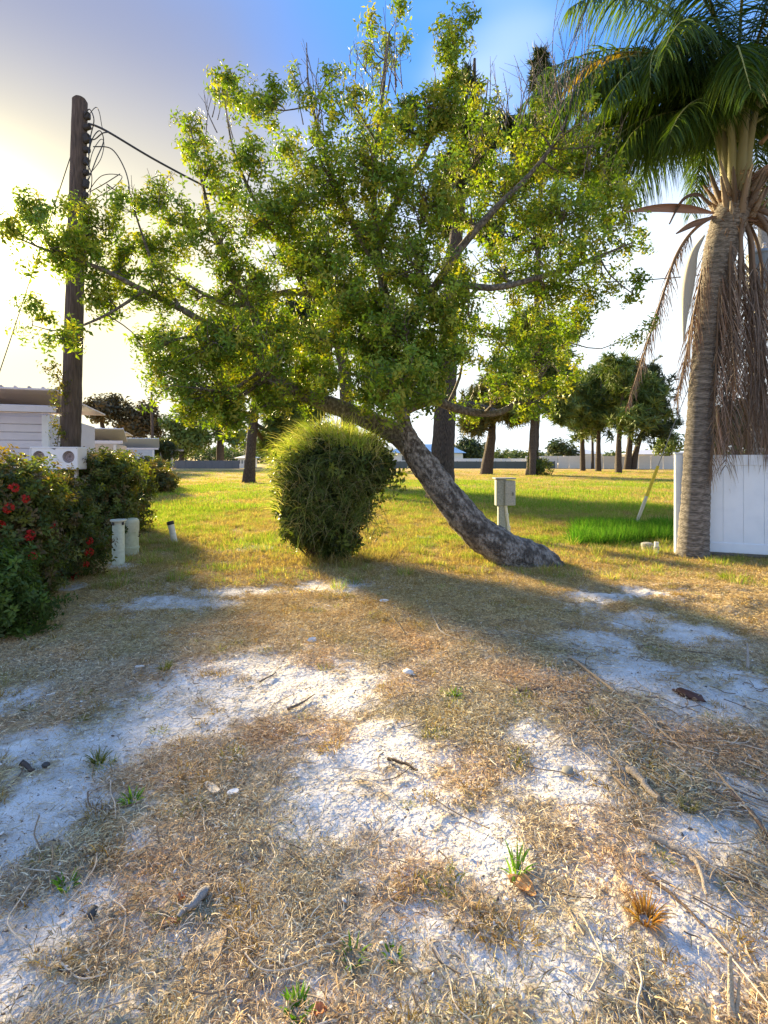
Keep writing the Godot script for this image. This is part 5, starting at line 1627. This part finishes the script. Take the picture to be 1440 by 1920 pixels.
# flat irregular flake with thickness
func flake(called: String, label: String, category: String, px: float, py: float, lx: float, lz: float, ang: float, tilt: float, col: Color, group := "") -> void:
	var g := G(px, py)
	var mb := MB.new()
	var rim := []
	for k in 9:
		var a := TAU * k / 9.0
		var r := rnd(0.75, 1.1)
		rim.append(Vector2(cos(a) * lx * 0.5 * r, sin(a) * lz * 0.5 * r))
	var turn := Basis(Vector3.UP, ang) * Basis(Vector3.RIGHT, tilt)
	var lift := Vector3(0, 0.016 + absf(sin(tilt)) * lz * 0.4, 0)
	var th := Vector3(0, 0.004, 0)
	var bend := func(p: Vector2) -> Vector3: return Vector3(p.x, 0.12 * p.x * p.x / maxf(lx, 0.01), p.y)
	for k in 9:
		var a: Vector3 = bend.call(rim[k])
		var b: Vector3 = bend.call(rim[(k + 1) % 9])
		mb.tri(g + lift + turn * (th), g + lift + turn * (a + th), g + lift + turn * (b + th), col)
		mb.tri(g + lift + turn * (-th), g + lift + turn * (b - th), g + lift + turn * (a - th), col)
		mb.quad(g + lift + turn * (a - th), g + lift + turn * (b - th), g + lift + turn * (b + th), g + lift + turn * (a + th), col)
	single(called, mb, M.plain, g, label, category, group)

# curled pointed leaf with a real thickness
func dead_leaf(label: String, px: float, py: float, length: float, width: float, ang: float, col: Color) -> void:
	var g := G(px, py)
	var mb := MB.new()
	var turn := Basis(Vector3.UP, ang)
	var seg := 8
	for side in [-1.0, 1.0]:
		for k in seg:
			var q := []
			for e in [[k, 0.0], [k + 1, 0.0], [k + 1, 1.0], [k, 1.0]]:
				var u: float = float(e[0]) / seg
				var w: float = width * 0.5 * pow(sin(PI * clampf(u, 0.02, 0.98)), 0.75) * e[1]
				q.append(g + turn * Vector3((u - 0.5) * length, 0.014 + 0.3 * length * pow(u - 0.45, 2.0) + 1.6 * w * w / width + 0.004 * sin(u * 19.0), w * side))
			var th := Vector3(0, 0.0016, 0)
			mb.quad(q[0] + th, q[1] + th, q[2] + th, q[3] + th, col * rnd(0.85, 1.15))
			mb.quad(q[0] - th, q[3] - th, q[2] - th, q[1] - th, col * 0.9)
	single("dry_leaf", mb, M.dead, g, label, "leaf")

func weed(label: String, px: float, py: float, h: float, many: int, cols: Array, wide := 0.012) -> void:
	var g := G(px, py)
	var mb := MB.new()
	for k in many:
		var a := rnd(0, TAU)
		blade(mb, g + Vector3(cos(a) * 0.02, 0.0, sin(a) * 0.02), Vector3(cos(a) * rnd(0.2, 0.9), 1.0, sin(a) * rnd(0.2, 0.9)).normalized(), h * rnd(0.6, 1.1), wide, rnd(0.5, 1.8), cols[k % cols.size()] * rnd(0.8, 1.2), 4)
	single("weed", mb, M.grass, g, label, "weed", "small weeds in the sand")

func build_litter() -> void:
	var brown := Color(0.12, 0.08, 0.05)
	var grey := Color(0.75, 0.7, 0.62)
	stick("dark short stick lying on white sand in the middle foreground", [[727, 1429], [755, 1438], [783, 1452]], 0.011, brown)
	stick("long thin runner root curving down right across the sand", [[1065, 1232], [1130, 1285], [1200, 1340], [1270, 1400], [1340, 1450], [1400, 1520], [1450, 1575]], 0.012, Color(0.5, 0.38, 0.24), "root", "runner_root")
	stick("thick pale bark strip lying right of the flat grey stone", [[1180, 1455], [1205, 1478], [1235, 1510]], 0.024, Color(0.46, 0.38, 0.28))
	stick("thin straight twig beside the pale bark strip", [[1150, 1460], [1180, 1490], [1230, 1530]], 0.008, Color(0.4, 0.3, 0.2))
	stick("long bent pale branch in the lower right sand", [[1215, 1580], [1270, 1605], [1310, 1635], [1325, 1690]], 0.016, Color(0.48, 0.4, 0.31))
	stick("dark curved twig running below the bent pale branch", [[1205, 1650], [1260, 1690], [1320, 1750]], 0.009, Color(0.2, 0.14, 0.09))
	stick("dark brown branch at the right edge above the bent pale branch", [[1370, 1490], [1410, 1530], [1450, 1580]], 0.014, Color(0.22, 0.15, 0.1))
	stick("grey twig at the right edge of the sand heap", [[1385, 1420], [1420, 1440], [1455, 1465]], 0.009, Color(0.3, 0.25, 0.2))
	stick("forked twig lying left of the runner root's start", [[940, 1275], [975, 1300], [1015, 1295], [1050, 1285]], 0.012, Color(0.2, 0.14, 0.1))
	stick("thin twig arching by the start of the runner root", [[1043, 1235], [1045, 1260], [1060, 1275], [1110, 1300]], 0.008, Color(0.45, 0.35, 0.22))
	stick("small dark stick on the pale band left of centre", [[540, 1337], [565, 1325], [590, 1310]], 0.01, Color(0.2, 0.16, 0.12))
	stick("thin dark stick near the sandy middle left", [[487, 1280], [505, 1272], [518, 1266]], 0.008, Color(0.2, 0.16, 0.12))
	stick("short dark twig in the grass below the leaning pipe", [[362, 1042], [385, 1054]], 0.012, Color(0.1, 0.08, 0.06))
	stick("dark twig in the straw right of the grassy bush's foot", [[735, 1160], [762, 1192]], 0.014, Color(0.12, 0.09, 0.06))
	stick("whitish thin root curling over the straw at centre", [[800, 1130], [815, 1165], [830, 1190], [870, 1205], [890, 1202]], 0.009, Color(0.52, 0.48, 0.43), "root", "pale_root")
	stick("thin upright dry stalk leaning in the lower left straw", [[425, 1750], [415, 1790], [395, 1840, 0.03]], 0.006, Color(0.4, 0.3, 0.2))
	stick("dark thin twig across the lower left sand", [[110, 1830], [150, 1838], [190, 1845]], 0.006, Color(0.12, 0.09, 0.07))
	stick("dark small log piece at the left sand edge", [[40, 1440], [62, 1455]], 0.018, Color(0.09, 0.07, 0.06))
	stick("dark twig in the lower right straw beside the orange tuft", [[1180, 1830], [1210, 1880], [1230, 1925]], 0.009, Color(0.25, 0.2, 0.15))
	pebble("flat_stone", "flat grey oval stone on the white sand circle", "stone", 1065, 1447, Vector3(0.085, 0.028, 0.06), Color(0.24, 0.22, 0.17), M.plain)
	pebble("seed_pod", "dark reddish brown husk lying on the right sand band", "husk", 1290, 1308, Vector3(0.19, 0.05, 0.08), Color(0.07, 0.03, 0.02), M.plain, 0.9)
	pebble("stone", "small dark stone on the lower left sand", "stone", 172, 1722, Vector3(0.055, 0.03, 0.035), Color(0.05, 0.05, 0.05), M.plain)
	pebble("stone", "blackish pebble on the white sand near the left edge", "stone", 86, 1442, Vector3(0.04, 0.03, 0.035), Color(0.05, 0.05, 0.05), M.plain)
	pebble("stone", "pale rounded stone in the straw left of the runner root", "stone", 765, 1266, Vector3(0.09, 0.05, 0.07), Color(0.6, 0.56, 0.5), M.plain)
	flake("wood_scrap", "long tan wood scrap in the straw at lower left", "wood scrap", 397, 1483, 0.15, 0.055, -0.75, 0.1, Color(0.5, 0.42, 0.32))
	flake("paper_scrap", "small white scrap beside the tan wood scrap", "scrap", 437, 1491, 0.07, 0.04, 0.3, 0.15, Color(0.7, 0.68, 0.64))
	flake("white_shard", "white upright shard in the straw above the sand band", "shard", 585, 1205, 0.098, 0.060, 0.4, 0.45, Color(0.62, 0.6, 0.56))
	flake("white_shard", "pale shard near the foot of the grassy bush", "shard", 720, 1132, 0.105, 0.060, 0.2, 0.30, Color(0.62, 0.6, 0.56))
	flake("white_shard", "small white fragment in the straw left of centre", "shard", 262, 1255, 0.075, 0.030, 0.2, 0.15, Color(0.62, 0.6, 0.56))
	flake("white_shard", "white fragment in the dark left soil", "shard", 96, 1309, 0.060, 0.021, 0.7, 0.10, Color(0.62, 0.6, 0.56))
	flake("white_shard", "white crumpled piece in the mulch behind the flanged pipe", "shard", 185, 1027, 0.135, 0.072, 0.5, 0.30, Color(0.62, 0.6, 0.56))
	flake("white_shard", "pale flat piece at the foot of the flanged pipe", "shard", 208, 1056, 0.225, 0.096, 0.1, 0.03, Color(0.62, 0.6, 0.56))
	dead_leaf("orange tan dead leaf lying on the lower right sand", 978, 1672, 0.13, 0.07, -0.9, Color(0.5, 0.26, 0.1))
	dead_leaf("orange brown dead leaf at the bottom edge", 598, 1912, 0.05, 0.035, 0.3, Color(0.5, 0.2, 0.08))
	dead_leaf("rust brown leaf by the broken grey bark piece", 320, 1732, 0.07, 0.025, 0.1, Color(0.42, 0.2, 0.1))
	dead_leaf("orange scrap above the broken grey bark piece", 340, 1688, 0.04, 0.03, 0.8, Color(0.5, 0.22, 0.1))
	stick("broken grey bark piece in the lower left straw", [[388, 1680], [362, 1702], [335, 1722]], 0.02, Color(0.36, 0.34, 0.32), "bark", "bark_piece")
	stick("pale cut cane standing up at the bottom right corner", [[1371, 1912, -0.02], [1370, 1890, 0.05], [1369, 1880, 0.13]], 0.011, Color(0.5, 0.44, 0.34), "stake", "cane_stub")
	stick("thinner pale cane stub beside the cut cane", [[1380, 1915, -0.02], [1384, 1900, 0.04], [1387, 1895, 0.09]], 0.007, Color(0.46, 0.4, 0.31), "stake", "cane_stub")
	stick("small whitish peg standing in the shaded right sand", [[1402, 1258, -0.02], [1402, 1255, 0.1], [1401, 1252, 0.17]], 0.013, Color(0.42, 0.4, 0.38), "stake", "peg")
	var wg := [Color(0.14, 0.3, 0.03), Color(0.2, 0.34, 0.04), Color(0.11, 0.23, 0.03)]
	weed("bright green sprout in the straw above the centre sand", 853, 1305, 0.07, 26, wg)
	weed("tall green weed on the lower right sand beside the dead leaf", 968, 1640, 0.12, 22, wg, 0.01)
	weed("green weed tuft in the straw at lower left", 246, 1508, 0.07, 34, wg)
	weed("yellow green weed near the bottom centre", 662, 1800, 0.07, 22, wg, 0.007)
	weed("leafy green weed at the bottom edge", 558, 1900, 0.06, 40, wg, 0.012)
	weed("small weed on the lower left sand", 125, 1665, 0.06, 18, wg)
	weed("tiny weed at the left of the bottom right straw", 737, 1795, 0.04, 14, wg)
	weed("olive weed clump in the pale band at left", 185, 1430, 0.09, 60, [Color(0.2, 0.2, 0.07), Color(0.16, 0.18, 0.05)], 0.006)
	weed("olive weed clump above the pale band left of centre", 310, 1258, 0.09, 60, [Color(0.24, 0.24, 0.06), Color(0.18, 0.2, 0.05)], 0.007)
	weed("bright yellow green tuft on the shaded ground below the fence", 1360, 1092, 0.16, 80, [Color(0.2, 0.26, 0.03), Color(0.28, 0.3, 0.06)], 0.008)
	weed("grey green rounded tuft at the right edge of the bark strip", 1290, 1520, 0.07, 90, [Color(0.26, 0.24, 0.14), Color(0.2, 0.19, 0.1)], 0.005)
	weed("orange dry tuft in the lower right sand", 1210, 1735, 0.1, 120, [Color(0.5, 0.24, 0.06), Color(0.4, 0.2, 0.06), Color(0.34, 0.22, 0.08)], 0.005)
	# fine fallen twigs and runners, thickest beside the runner root
	var ft := MB.new()
	for k in 420:
		var px := rnd(20, 1430)
		var py := 1080.0 + 840.0 * pow(rng.randf(), 1.3)
		if k < 240:
			px = rnd(1020, 1440)
			py = 1150.0 + (px - 1020.0) * rnd(0.3, 1.2) + rnd(-30, 160)
		if py > 1915.0: continue
		var g := G(px, py)
		var a := rnd(0, TAU) if rng.randf() < 0.5 else rnd(-1.2, -0.5)
		var len := rnd(0.06, 0.36)
		var ctrl := []
		for q in 4:
			var p := g + Vector3(cos(a), 0, -sin(a)) * len * q / 3.0
			a += rnd(-0.35, 0.35)
			ctrl.append(Vector4(p.x, gh(p.x, -p.z) + 0.018 + rnd(0, 0.012), p.z, lerpf(0.0034, 0.0016, q / 3.0) * rnd(0.8, 1.3)))
		var sp := spline(ctrl, 3)
		tube(ft, sp[0], sp[1], 4, [Color(0.3, 0.22, 0.14), Color(0.16, 0.11, 0.07), Color(0.5, 0.42, 0.32)][k % 3] * rnd(0.8, 1.2), 0.0, 0.0, false)
	var fo := part("fallen_twigs", ft, M.plain, self)
	tag(fo, "fine dry twigs scattered over the sand and straw", "twigs", "", "stuff")
	# uncountable shell and bark chips, and loose straw
	var chip := MB.new()
	for k in 5:
		var a0 := TAU * k / 5.0
		var a1 := TAU * (k + 1) / 5.0
		var r0 := 0.5 + 0.12 * sin(k * 2.3)
		var r1 := 0.5 + 0.12 * sin((k + 1) % 5 * 2.3)
		chip.tri(Vector3(0, 0.16, 0), Vector3(cos(a0) * r0, 0.05, sin(a0) * r0 * 0.6), Vector3(cos(a1) * r1, 0.05, sin(a1) * r1 * 0.6), Color.WHITE)
		chip.quad(Vector3(cos(a0) * r0, 0.05, sin(a0) * r0 * 0.6), Vector3(cos(a0) * r0, -0.15, sin(a0) * r0 * 0.6), Vector3(cos(a1) * r1, -0.15, sin(a1) * r1 * 0.6), Vector3(cos(a1) * r1, 0.05, sin(a1) * r1 * 0.6), Color.WHITE)
	var xs := []
	var cols := PackedColorArray()
	for k in 8000:
		var d := sqrt(rnd(1.3 * 1.3, 7.0 * 7.0))
		var x := rnd(-0.8, 0.8) * d
		xs.append(Transform3D(Basis.from_euler(Vector3(rnd(-0.4, 0.4), rnd(0, TAU), rnd(-0.4, 0.4))) * Basis.from_scale(Vector3.ONE * rnd(0.006, 0.02) * rnd(0.6, 1.4)), Vector3(x, gh(x, d) + rnd(0.008, 0.02), -d)))
		var u := rng.randf()
		cols.append((Color(0.75, 0.72, 0.66) if u < 0.55 else Color(0.5, 0.4, 0.28) if u < 0.8 else Color(0.12, 0.09, 0.07)) * rnd(0.8, 1.05))
	var ch := Node3D.new(); ch.name = "shell_chips"; add_child(ch); tag(ch, "small white shell and bark chips strewn over the foreground", "chips", "", "stuff")
	scatter("chips", chip.mesh(), M.plain, xs, cols, ch)
